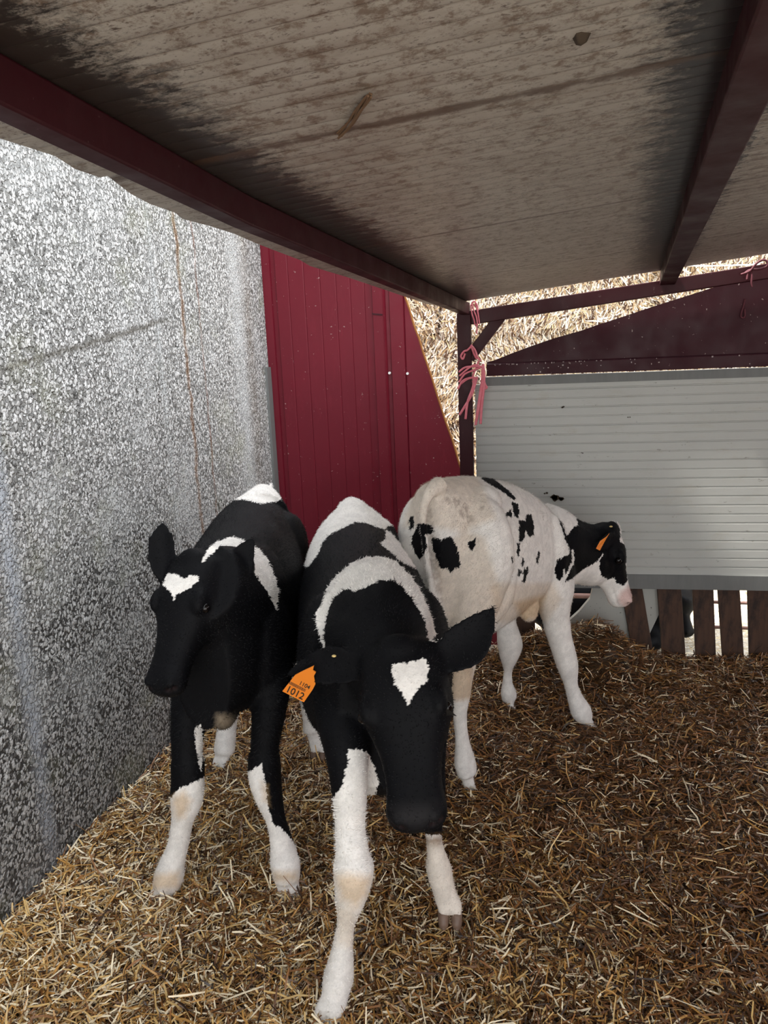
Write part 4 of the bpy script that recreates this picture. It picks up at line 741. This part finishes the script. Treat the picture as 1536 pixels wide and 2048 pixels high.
def make_calf(key, label, mb, at, default, eyes, hooves, fur_n=60000, voxel=0.0065, flow=None, group=None, smooth_it=9, ears=(), dents=()):
    root = empty('calf', at, label, 'calf', group)
    # one continuous skin: fuse the sculpted masses, relax, refine
    tmp = link('tmp', mb.v, mb.f, m_hide)
    r_ = tmp.modifiers.new('r', 'REMESH'); r_.mode = 'VOXEL'; r_.voxel_size = voxel; r_.use_smooth_shade = True
    s1 = tmp.modifiers.new('s', 'SMOOTH'); s1.factor = 0.5; s1.iterations = smooth_it
    sb = tmp.modifiers.new('u', 'SUBSURF'); sb.levels = 1; sb.render_levels = 1
    dg = bpy.context.evaluated_depsgraph_get(); ev = tmp.evaluated_get(dg); me = bpy.data.meshes.new_from_object(ev)
    bpy.data.objects.remove(tmp)
    nv = len(me.vertices); co = np.empty(nv * 3, np.float32); me.vertices.foreach_get('co', co); co = co.reshape(-1, 3).astype(float)
    no = np.empty(nv * 3, np.float32); me.vertices.foreach_get('normal', no); no = no.reshape(-1, 3).astype(float)
    me.update()
    for a_ in list(me.color_attributes): me.color_attributes.remove(a_)
    col = coat(co, no, key, default)
    if key in ('front', 'left'): col[(co[:, 2] < .13) & (col[:, 0] < .05)] = WHITE     # white socks
    for (b_, t_, w_) in ears:      # the ears are black all over
        b_ = np.array(b_); t_ = np.array(t_); ab = t_ - b_; tt = ((co - b_) @ ab) / (ab @ ab)
        dd = np.linalg.norm(co - b_ - np.clip(tt, .3, 1.1)[:, None] * ab, axis=1); col[(dd < w_) & (tt > .3)] = BLACK
    cl = []
    for (t_, fw_, r__) in hooves:      # cleft between the two digits
        fw_ = unit((fw_[0], fw_[1], 0))
        for k in range(9): cl.append((np.array(t_) + fw_ * r__ * (1.05 - .05 * k) + np.array([0, 0, .002 + .0065 * k]), .0062, .0075 * (1 - .07 * k), .55 * (1 - .08 * k)))
    dents = list(dents) + cl
    for (c_, r_c, dp, dark) in dents:      # nostrils and mouth
        dd = np.linalg.norm(co - np.array(c_), axis=1); wgt = np.exp(-(dd / r_c) ** 2); co = co - no * (wgt * dp)[:, None]
        if dark: wk = (np.clip(wgt * 1.3 - .25, 0, 1) * dark)[:, None]; col = col * (1 - wk) + np.array([0.02, 0.010, 0.010]) * wk
    if len(dents): me.vertices.foreach_set('co', co.astype(np.float32).ravel()); me.update()
    # fine modulation of the hair
    g = np.random.default_rng(9)
    var = 1 + 0.06 * np.sin(noise_vec(co, 40, 4.0).sum(1)) + g.normal(0, .04, nv)
    colv = col * var[:, None]
    body = bpy.data.objects.new('body', me); COL.objects.link(body); body.parent = root
    me.transform(Matrix.Translation(-Vector(at)))
    me.materials.clear(); me.materials.append(m_hide)
    at_ = me.color_attributes.new('Col', 'FLOAT_COLOR', 'POINT'); cc = np.ones((nv, 4), np.float32); cc[:, :3] = np.clip(colv, 0, 1); at_.data.foreach_set('color', cc.ravel())
    me.polygons.foreach_set('use_smooth', [True] * len(me.polygons))
    BODIES[key] = body
    # fur
    if fur_n and not FAST:
        pick = g.integers(0, nv, fur_n); p = co[pick] + g.normal(0, .0015, (fur_n, 3)); nn = no[pick]
        fl = np.tile(np.array(flow, float), (fur_n, 1)) + g.normal(0, .35, (fur_n, 3)) + noise_vec(p, 14, 6.0) * 0.25
        tng = fl - nn * (fl * nn).sum(1, keepdims=True); tng /= np.linalg.norm(tng, axis=1, keepdims=True) + 1e-9
        # short hair on legs and face, longer on the trunk
        hlen = np.where(p[:, 2] < 0.42, 0.0045, 0.0085) * g.uniform(.6, 1.3, fur_n)
        if HEADS.get(key) is not None:
            dd = np.linalg.norm(p - HEADS[key], axis=1); hlen = np.where(dd < 0.25, hlen * .42, hlen)
        dirn = tng * 0.93 + nn * g.uniform(.18, .42, (fur_n, 1)); tip = p + dirn * hlen[:, None]
        sd = np.cross(dirn, nn); sd /= np.linalg.norm(sd, axis=1, keepdims=True) + 1e-9; w = g.uniform(.0005, .0010, fur_n)[:, None]
        p = p - nn * .001
        V = np.stack([p - sd * w, p + sd * w, tip], 1).reshape(-1, 3); F = np.arange(fur_n * 3).reshape(-1, 3)
        fc = np.repeat(np.clip(col[pick] * g.uniform(.82, 1.15, (fur_n, 1)), 0, 1), 3, 0)
        f_o = link('fur', V, F, m_fur, root, col=fc); f_o['kind'] = 'stuff'
    for (c_, r__) in eyes:
        m2 = MB(); blob(m2, c_, (r__, r__, r__)); link('eye', m2.v, m2.f, m_eye, root, smooth=True)
    for (t_, fw, r__) in hooves: hoof(t_, fw, r__, root)
    return root
HEADS = {}


# ---- calf standing in front, head lowered towards the camera
mb = MB()
trunk(mb, [(-0.555, 2.4, 0.9221, 0.62, 0.05), (-0.55, 2.34, 0.9291, 0.52, 0.115), (-0.53, 2.24, 0.9275, 0.46, 0.155), (-0.495, 2.1, 0.9205, 0.43, 0.166), (-0.45, 1.95, 0.9137, 0.45, 0.175), (-0.405, 1.8, 0.9066, 0.46, 0.173), (-0.368, 1.67, 0.9067, 0.49, 0.162), (-0.34, 1.56, 0.9001, 0.51, 0.142), (-0.318, 1.46, 0.8899, 0.47, 0.115), (-0.305, 1.4, 0.8648, 0.52, 0.075)])
# pointed tail head and hips
limb(mb, [(-0.5674, 2.38, 0.931, 0.0113), (-0.5577, 2.34, 0.9097, 0.0477), (-0.531, 2.24, 0.8649, 0.0842)], 4)
blob(mb, (-0.6045, 2.26, 0.7716), (.06, .12, .12)); blob(mb, (-0.4505, 2.24, 0.7784), (.06, .12, .12))
blob(mb, (-0.452, 1.58, 0.7085), (.065, .10, .17)); blob(mb, (-0.232, 1.6, 0.72), (.06, .10, .16))
# neck
limb(mb, [(-0.3424, 1.62, 0.8337, 0.1211), (-0.3114, 1.53, 0.8149, 0.1149), (-0.289, 1.46, 0.7877, 0.1026), (-0.2686, 1.4, 0.7763, 0.0889)], 5, (0, 0.5, 1), 1.1)
limb(mb, [(-0.3322, 1.56, 0.7215, 0.1047), (-0.3016, 1.48, 0.7007, 0.0947), (-0.2748, 1.42, 0.7079, 0.0758)], 5)
hf = head_frame((-0.2485, 1.345, 0.8485), (-0.1966, 1.16, 0.6015), (-0.02, -0.83, 0.56))
head(mb, hf, 1.10, 0.95); HEADS['front'] = np.array((-0.2211, 1.25, 0.7436))
ear(mb, (-0.301, 1.365, 0.7977), (-0.4891, 1.4, 0.7624), None, .040, .35, .0065, (0, 0, .07), face=(.15, -.85, .35))
ear(mb, (-0.1805, 1.36, 0.8074), (-0.0672, 1.42, 0.9106), None, .046, .30, .0065, (.05, 0, -.06), face=(.0, -.85, .45))
# legs
lgA = [(-0.4139, 1.6, 0.7498, 0.085), (-0.3957, 1.5, 0.6873, 0.0727), (-0.3767, 1.42, 0.6477, 0.0608), (-0.3623, 1.37, 0.5979, 0.0462), (-0.3539, 1.34, 0.5283, 0.0378), (-0.3541, 1.33, 0.4794, 0.0338), (-0.3476, 1.31, 0.4382, 0.0365), (-0.3442, 1.3, 0.4013, 0.0394), (-0.3509, 1.3, 0.35, 0.0337), (-0.3701, 1.32, 0.2686, 0.0224), (-0.385, 1.335, 0.1948, 0.0239), (-0.396, 1.345, 0.1359, 0.0295), (-0.4051, 1.35, 0.093, 0.033), (-0.4123, 1.345, 0.0592, 0.0288)]
limb(mb, lgA, 5)
foot(mb, lgA[-2][:3], (-0.4232, 1.325, 0.0105), (-.12, -1), .031)
lgB = [(-0.24, 1.66, 0.7191, 0.0692), (-0.2367, 1.66, 0.5949, 0.0585), (-0.2322, 1.64, 0.5038, 0.0433), (-0.2291, 1.63, 0.4068, 0.0329), (-0.229, 1.63, 0.3283, 0.0297), (-0.2304, 1.635, 0.2582, 0.0228), (-0.2264, 1.64, 0.2077, 0.0242), (-0.2221, 1.645, 0.1634, 0.0316), (-0.2125, 1.645, 0.1089, 0.0293)]
limb(mb, lgB, 5)
foot(mb, lgB[-2][:3], (-0.1959, 1.635, 0.0445), (.1, -1), .030)
hB = [(-0.5852, 2.28, 0.5587, 0.1203), (-0.5717, 2.26, 0.4137, 0.0965), (-0.5679, 2.3, 0.2734, 0.0578), (-0.5745, 2.34, 0.1811, 0.0422), (-0.574, 2.33, 0.0757, 0.0289), (-0.5762, 2.32, -0.012, 0.0341)]
limb(mb, hB, 5); foot(mb, hB[-1][:3], (-0.5676, 2.27, -0.0594), (.1, -1), .028)
hC = [(-0.4026, 2.26, 0.5704, 0.1175), (-0.3888, 2.24, 0.429, 0.0943), (-0.3838, 2.28, 0.2914, 0.0565), (-0.3846, 2.31, 0.2061, 0.0411), (-0.3834, 2.3, 0.1038, 0.0281), (-0.3814, 2.29, 0.0188, 0.0331)]
limb(mb, hC, 5); foot(mb, hC[-1][:3], (-0.3728, 2.24, -0.0373), (.1, -1), .028)
P0, a_, u_, s_, L_ = hf
def eyes_of(fr_, wid=1.0, t=.365, off=.236, up=-.075, r=.0135):
    P0, a, u, s_, L_ = fr_
    return [(tuple(P0 + a * L_ * t + s_ * sg * L_ * off * wid + u * L_ * up), r) for sg in (-1, 1)]
calf2 = make_calf('front', 'black calf with white heart on forehead and orange tag, head lowered nearest the camera', mb, (-0.38, 1.75, 0.0), 'B', eyes_of(hf,1.10,off=.226,r=.0115),
    [((-0.4232, 1.325, 0.0105), (-.12, -1), .031), ((-0.1959, 1.635, 0.0445), (.1, -1), .030), ((-0.5676, 2.27, -0.0594), (.1, -1), .028), ((-0.3728, 2.24, -0.0373), (.1, -1), .028)],
    110000, .0060, (-.1, .9, -.4), 'calves in the pen', ears=[((-0.301, 1.365, 0.7977), (-0.4891, 1.4, 0.7624), .05), ((-0.1805, 1.36, 0.8074), (-0.0672, 1.42, 0.9106), .05)], dents=muzzle_dents(hf, 1.1))
# orange ear tag with its printing
tagp = [(-0.4249, 1.3671, 0.7963), (-0.4185, 1.3667, 0.7998), (-0.4215, 1.3678, 0.7898), (-0.4157, 1.3683, 0.7856), (-0.4207, 1.3692, 0.7765), (-0.4192, 1.3712, 0.7588), (-0.4254, 1.3724, 0.7473), (-0.4469, 1.3755, 0.717), (-0.4894, 1.3728, 0.74), (-0.4596, 1.369, 0.7772), (-0.4432, 1.368, 0.7868)]
tv = [Vector(p) for p in tagp]; nrm = (tv[7] - tv[8]).cross(tv[9] - tv[8]).normalized()
if nrm.y > 0: nrm = -nrm
nT = len(tv); v = [tuple(p + nrm * .0012) for p in tv] + [tuple(p - nrm * .0012) for p in tv]
tag = link('ear_tag', v, [tuple(range(nT)), tuple(reversed(range(nT, 2 * nT)))] + [(i, nT + i, nT + (i + 1) % nT, (i + 1) % nT) for i in range(nT)], m_tag, calf2)
tag['label'] = 'orange ear tag printed 1012'
ex = (tv[7] - tv[8]).normalized(); ey = nrm.cross(ex).normalized()
if ey.z < 0: ey = -ey
def text(s, org, size, name, parent, sx=1.0):
    cu = bpy.data.curves.new('t', 'FONT'); cu.body = s; cu.size = size; cu.extrude = 0.00025; cu.offset = size * 0.012
    t = bpy.data.objects.new('t', cu); COL.objects.link(t); bpy.context.view_layer.update()
    me = bpy.data.meshes.new_from_object(t.evaluated_get(bpy.context.evaluated_depsgraph_get()))
    V = [org + ex * (q.co.x * sx) + ey * q.co.y + nrm * (q.co.z + .0004) for q in me.vertices]; F = [tuple(p.vertices) for p in me.polygons]
    bpy.data.objects.remove(t); return link(name, [tuple(q) for q in V], F, m_ink, parent)
wT = (tv[7] - tv[8]).length
text('1012', tv[8] + ex * wT * .10 + ey * wT * .08 + nrm * .0014, wT * .47, 'printed_number', tag, .86)
text('1104', tv[8] + ex * wT * .47 + ey * wT * .68 + nrm * .0014, wT * .27, 'printed_number', tag, .9)
m_ = MB(); rr = random.Random(2); q = .10
while q < .84:
    w_ = rr.uniform(.008, .03); o_ = tv[8] + ex * wT * q + ey * wT * .47 + nrm * .0014
    m_.add([o_, o_ + ex * wT * w_, o_ + ex * wT * w_ + ey * wT * .15, o_ + ey * wT * .15], [(0, 1, 2, 3)]); q += w_ + rr.uniform(.008, .02)
m_.obj('printed_bars', m_ink, tag)
m_ = MB(); rr = random.Random(4)
for k in range(7):
    b0 = Vector((-0.1485, 1.27, 0.7605)) + Vector((0, 0, -.004 + .002 * k)); m_.tube([b0, b0 + Vector((.010, -.004, .003 - .0012 * k)), b0 + Vector((.019, -.006, .002 - .002 * k))], [.0007, .0005, .0002], 4)
m_.obj('eyelashes', m_ink, calf2)
m_ = MB(); blob(m_, (-0.375, 1.36, 0.824), (.0045, .004, .0025)); m_.obj('tag_pin', m_yel, calf2, smooth=True)

# ---- calf at the left by the wall, head up
mb = MB()
trunk(mb, [(-0.905, 2.5, 0.9356, 0.66, 0.05), (-0.9, 2.45, 0.9483, 0.55, 0.11), (-0.882, 2.34, 0.9604, 0.48, 0.145), (-0.852, 2.2, 0.9635, 0.44, 0.158), (-0.815, 2.06, 0.9635, 0.42, 0.165), (-0.78, 1.92, 0.9602, 0.47, 0.162), (-0.76, 1.8, 0.9539, 0.5, 0.148), (-0.75, 1.7, 0.9377, 0.52, 0.13), (-0.75, 1.61, 0.9085, 0.55, 0.105), (-0.75, 1.56, 0.8651, 0.54, 0.07)])
limb(mb, [(-0.879, 2.46, 0.9308, 0.0255), (-0.8717, 2.47, 0.9548, 0.0136), (-0.8683, 2.48, 0.9738, 0.0051)], 4)
limb(mb, [(-0.891, 2.46, 0.9603, 0.0119), (-0.8802, 2.42, 0.9419, 0.0461), (-0.8557, 2.32, 0.8951, 0.097)], 4)
blob(mb, (-0.9285, 2.26, 0.8102), (.06, .12, .12)); blob(mb, (-0.7612, 2.28, 0.7895), (.06, .12, .12))
blob(mb, (-0.8174, 1.72, 0.6759), (.06, .10, .16)); blob(mb, (-0.6508, 1.74, 0.6866), (.06, .10, .16))
limb(mb, [(-0.7401, 1.8, 0.7969, 0.1388), (-0.7287, 1.7, 0.8299, 0.1223), (-0.7218, 1.62, 0.8685, 0.1022), (-0.722, 1.57, 0.9022, 0.0849)], 5, (0, 0.3, 1), 1.15)
limb(mb, [(-0.7317, 1.76, 0.6829, 0.1153), (-0.7247, 1.66, 0.7674, 0.1025), (-0.7255, 1.6, 0.8324, 0.0812)], 5)
hf = head_frame((-0.7673, 1.585, 0.9528), (-0.7955, 1.4, 0.7231), (-0.22, -0.70, 0.62))
head(mb, hf, 1.04, 0.98); HEADS['left'] = np.array((-0.7709, 1.5, 0.8369))
ear(mb, (-0.8311, 1.6, 0.8828), (-0.8503, 1.64, 1.0268), None, .034, .40, .0065, (-.05, 0, 0), .35, (.25, -.9, .1))
ear(mb, (-0.7178, 1.6, 0.8749), (-0.6334, 1.66, 0.9875), None, .042, .35, .0065, (.05, 0, -.05), face=(.25, -.9, .3))
lgA = [(-0.8311, 1.76, 0.714, 0.0709), (-0.8265, 1.7, 0.6301, 0.0631), (-0.8426, 1.67, 0.535, 0.0516), (-0.8476, 1.645, 0.4522, 0.0426), (-0.8455, 1.63, 0.3783, 0.0401), (-0.854, 1.625, 0.3113, 0.0391), (-0.8734, 1.63, 0.2501, 0.0293), (-0.8988, 1.64, 0.1692, 0.0285), (-0.9225, 1.645, 0.1121, 0.0327), (-0.9367, 1.645, 0.0706, 0.0381), (-0.9476, 1.64, 0.0389, 0.0343)]
limb(mb, lgA, 5); foot(mb, lgA[-2][:3], (-0.9596, 1.63, 0.0004), (-.15, -1), .030)
lgB = [(-0.6694, 1.78, 0.7109, 0.0705), (-0.6428, 1.72, 0.615, 0.0596), (-0.6413, 1.69, 0.535, 0.0473), (-0.6514, 1.67, 0.4501, 0.0386), (-0.6565, 1.665, 0.3772, 0.0401), (-0.6507, 1.665, 0.3152, 0.0353), (-0.638, 1.67, 0.2425, 0.0267), (-0.6298, 1.675, 0.1754, 0.0308), (-0.6245, 1.675, 0.1179, 0.0374), (-0.6209, 1.67, 0.0707, 0.0336)]
limb(mb, lgB, 5); foot(mb, lgB[-2][:3], (-0.6157, 1.665, 0.0072), (.12, -1), .030)
hB = [(-0.9656, 2.3, 0.5595, 0.1163), (-0.9953, 2.3, 0.3811, 0.076), (-1.0357, 2.35, 0.2278, 0.0454), (-1.0435, 2.34, 0.1568, 0.035), (-1.0488, 2.32, 0.0909, 0.0349), (-1.0541, 2.31, 0.0484, 0.0367)]
limb(mb, hB, 5); foot(mb, hB[-2][:3], (-1.0631, 2.29, 0.0018), (-.15, -1), .028)
hC = [(-0.7952, 2.32, 0.6084, 0.0988), (-0.7715, 2.32, 0.4518, 0.0666), (-0.7726, 2.38, 0.3367, 0.0412), (-0.7671, 2.4, 0.2351, 0.0314), (-0.7592, 2.4, 0.16, 0.0298), (-0.7501, 2.4, 0.1033, 0.0387)]
limb(mb, hC, 5); foot(mb, hC[-1][:3], (-0.7329, 2.38, 0.027), (.12, -1), .028)
blob(mb, (-0.7693, 1.72, 0.507), (.028, .06, .04))
calf1 = make_calf('left', 'black calf with small white forehead patch and white shoulder band, standing beside the concrete wall', mb, (-0.83, 2.0, 0.0), 'B', eyes_of(hf, 1.04,off=.226,r=.0115),
    [((-0.9596, 1.63, 0.0004), (-.15, -1), .030), ((-0.6157, 1.665, 0.0072), (.12, -1), .030), ((-1.0631, 2.29, 0.0018), (-.15, -1), .028), ((-0.7329, 2.38, 0.027), (.12, -1), .028)],
    110000, .0060, (-.1, .9, -.4), 'calves in the pen', ears=[((-0.8311, 1.6, 0.8828), (-0.8503, 1.64, 1.0268), .045), ((-0.7178, 1.6, 0.8749), (-0.6334, 1.66, 0.9875), .05)], dents=muzzle_dents(hf, 1.04))
m_ = MB(); tgv = [(-0.8287, 1.63, 0.947), (-0.8218, 1.63, 0.9519), (-0.8234, 1.63, 0.9373), (-0.829, 1.63, 0.9324)]
m_.add(tgv + [(x, y + .002, z) for x, y, z in tgv], [(0, 1, 2, 3), (7, 6, 5, 4), (0, 4, 5, 1), (1, 5, 6, 2), (2, 6, 7, 3), (3, 7, 4, 0)]); m_.obj('ear_tag', m_tag, calf1)

# ---- white calf at the back, seen from behind, head turned to the right
LEG[:] = [.028, .0245, 1.42]
mb = MB()
trunk(mb, [(-0.295, 2.16, 1.0196, 0.66, 0.045), (-0.275, 2.2, 1.0183, 0.56, 0.105), (-0.245, 2.28, 1.0162, 0.5, 0.14), (-0.195, 2.38, 1.005, 0.47, 0.15), (-0.14, 2.48, 0.9811, 0.475, 0.155), (-0.085, 2.58, 0.9465, 0.485, 0.15), (-0.03, 2.67, 0.9002, 0.49, 0.135), (0.02, 2.75, 0.8395, 0.5, 0.115), (0.055, 2.81, 0.7862, 0.53, 0.085), (0.08, 2.85, 0.6824, 0.58, 0.05)])
# haunches, shoulder, belly
blob(mb, (-0.1578, 2.27, 0.7962), (.095, .14, .18), ((.8, .6, 0), (-.6, .8, 0), (0, 0, 1)))
blob(mb, (-0.3159, 2.26, 0.8214), (.075, .11, .150), ((.8, .6, 0), (-.6, .8, 0), (0, 0, 1)))
blob(mb, (0.0495, 2.66, 0.694), (.06, .09, .14), ((.5, .85, 0), (-.85, .5, 0), (0, 0, 1)))
blob(mb, (-0.138, 2.3, 0.929), (.055, .07, .06))
blob(mb, (-0.0192, 2.56, 0.5217), (.05, .05, .035))
blob(mb, (-0.0058, 2.54, 0.5002), (.030, .030, .026))
# neck to the right
limb(mb, [(0.0158, 2.74, 0.7097, 0.1438), (0.0693, 2.77, 0.68, 0.1433), (0.1242, 2.81, 0.6509, 0.1285), (0.1767, 2.85, 0.6329, 0.117), (0.2332, 2.88, 0.6137, 0.1141), (0.2829, 2.89, 0.6113, 0.0936)], 5, (0, .2, 1), 1.05)
hf = head_frame((0.3092, 2.87, 0.7237), (0.3942, 2.86, 0.4471), (0.95, -0.12, 0.28))
head(mb, hf, 0.92, 1.32); HEADS['back'] = np.array((0.2812, 2.87, 0.6014))
ear(mb, (0.2984, 2.83, 0.7107), (0.2249, 2.74, 0.6777), None, .030, .4, .006, face=(.2, -.9, -.2))
ear(mb, (0.3159, 2.93, 0.698), (0.3423, 3.04, 0.6957), None, .026, .4, .006, face=(.5, .8, .1))
# tail
limb(mb, [(-0.2547, 2.17, 1.0148, 0.0316), (-0.2737, 2.135, 1.0068, 0.0227), (-0.2896, 2.12, 0.981, 0.0169), (-0.2974, 2.115, 0.9388, 0.0142), (-0.2961, 2.12, 0.8646, 0.0129), (-0.2886, 2.13, 0.7727, 0.0123), (-0.278, 2.14, 0.6787, 0.0146), (-0.2662, 2.15, 0.6137, 0.0103), (-0.2611, 2.15, 0.5826, 0.0052)], 5)
hA = [(-0.1569, 2.26, 0.8144, 0.1129), (-0.1651, 2.24, 0.6949, 0.0981), (-0.1836, 2.22, 0.5904, 0.0726), (-0.1976, 2.22, 0.4934, 0.0474), (-0.2106, 2.21, 0.4156, 0.0399), (-0.2134, 2.21, 0.3577, 0.0355), (-0.217, 2.215, 0.2799, 0.028), (-0.213, 2.22, 0.1927, 0.0283), (-0.2057, 2.225, 0.1127, 0.0364), (-0.197, 2.225, 0.0697, 0.0333)]
limb(mb, hA, 5, (.55, .83, 0), 1.12); foot(mb, hA[-2][:3], (-0.1879, 2.235, 0.0009), (.45, .5), .029)
limb(mb, [(-0.1101, 2.36, 0.7238, 0.0787), (-0.1181, 2.34, 0.6314, 0.0709), (-0.1512, 2.28, 0.5857, 0.0542)], 4)
hB = [(-0.3114, 2.34, 0.7929, 0.1025), (-0.2833, 2.34, 0.6617, 0.0795), (-0.264, 2.33, 0.5653, 0.0447), (-0.2642, 2.31, 0.4717, 0.0399), (-0.2764, 2.3, 0.3904, 0.032), (-0.2901, 2.31, 0.2814, 0.026), (-0.2971, 2.32, 0.1877, 0.0329)]
limb(mb, hB, 5, (.55, .83, 0), 1.1); foot(mb, hB[-1][:3], (-0.299, 2.34, 0.0776), (.3, .8), .028)
fA = [(0.0642, 2.7, 0.6652, 0.0975), (0.0761, 2.68, 0.5422, 0.0816), (0.085, 2.675, 0.4602, 0.057), (0.0991, 2.67, 0.3777, 0.0447), (0.1169, 2.67, 0.3117, 0.0431), (0.1313, 2.67, 0.2548, 0.0396), (0.1429, 2.68, 0.1831, 0.0308), (0.1617, 2.69, 0.1205, 0.0347), (0.1802, 2.695, 0.0754, 0.0403), (0.1984, 2.695, 0.0406, 0.0331)]
limb(mb, fA, 5); foot(mb, fA[-2][:3], (0.2269, 2.69, 0.0028), (.7, .1), .028)
fB = [(-0.0578, 2.84, 0.5871, 0.0848), (-0.0768, 2.82, 0.475, 0.0624), (-0.0903, 2.81, 0.3887, 0.0398), (-0.0849, 2.8, 0.3325, 0.0436), (-0.0778, 2.8, 0.2824, 0.0476), (-0.082, 2.8, 0.2316, 0.0382), (-0.0865, 2.81, 0.176, 0.025), (-0.0889, 2.81, 0.1243, 0.027), (-0.0854, 2.81, 0.0829, 0.0349), (-0.0818, 2.81, 0.0518, 0.033)]
limb(mb, fB, 5); foot(mb, fB[-2][:3], (-0.0685, 2.8, 0.0071), (.7, .2), .026)
calf3 = make_calf('back', 'mostly white calf with black neck, seen from behind at the back of the pen', mb, (-0.06, 2.5, 0.0), 'W', eyes_of(hf, .93, .36, .232, -.07, .0125),
    [((-0.1879, 2.235, 0.0009), (.45, .5), .029), ((-0.299, 2.34, 0.0776), (.3, .8), .028), ((0.2269, 2.69, 0.0028), (.7, .1), .028), ((-0.0685, 2.8, 0.0071), (.7, .2), .026)],
    110000, .0055, (-.5, -.6, -.6), 'calves in the pen', ears=[((0.2984, 2.83, 0.7107), (0.2249, 2.74, 0.6777), .035)], dents=muzzle_dents(hf, .95, .5))
m_ = MB(); tgv = [(0.2743, 2.765, 0.7283), (0.265, 2.755, 0.7198), (0.2421, 2.745, 0.7058), (0.2279, 2.735, 0.6808), (0.24, 2.735, 0.6736), (0.2563, 2.75, 0.7009)]
nn_ = len(tgv); m_.add(tgv + [(x + .002, y + .002, z) for x, y, z in tgv], [tuple(range(nn_)), tuple(reversed(range(nn_, 2 * nn_)))] + [(i, nn_ + i, nn_ + (i + 1) % nn_, (i + 1) % nn_) for i in range(nn_)])
o = m_.obj('ear_tag', m_tag, calf3)
m_ = MB(); blob(m_, (0.2843, 2.8, 0.7457), (.006, .004, .003)); m_.obj('tag_pin', m_yel, calf3, smooth=True)

LEG[:] = [.0225, .023, 1.28]
# ---- dark calf lying on the lower yard behind the boards
mb = MB()
limb(mb, [(-.02, 3.95, .03, .07), (.05, 3.95, .06, .13), (.25, 3.97, .08, .155), (.45, 3.97, .08, .15), (.58, 3.93, .10, .14), (.69, 3.90, .13, .115), (.73, 3.88, .19, .085)], 5)
hf4 = head_frame((.725, 3.87, .22), (.79, 3.76, -.02), (.5, -.5, .4)); head(mb, hf4, .9)
ear(mb, (.68, 3.84, .20), (.62, 3.78, .22), (0, 0, 1), .03, -.3); ear(mb, (.73, 3.90, .20), (.75, 3.98, .22), (0, 0, 1), .03, -.3)
limb(mb, [(.55, 3.84, .0, .05), (.62, 3.76, -.06, .035), (.52, 3.72, -.085, .026), (.44, 3.72, -.09, .024)], 4)
limb(mb, [(.10, 3.84, .0, .08), (.22, 3.76, -.05, .045), (.08, 3.72, -.085, .028), (.0, 3.72, -.09, .024)], 4)
calf4 = make_calf('yard', 'dark calf lying on the yard behind the boards, seen only through gaps', mb, (.35, 3.93, -.12), 'B', eyes_of(hf4, .85), [], 0, .010)
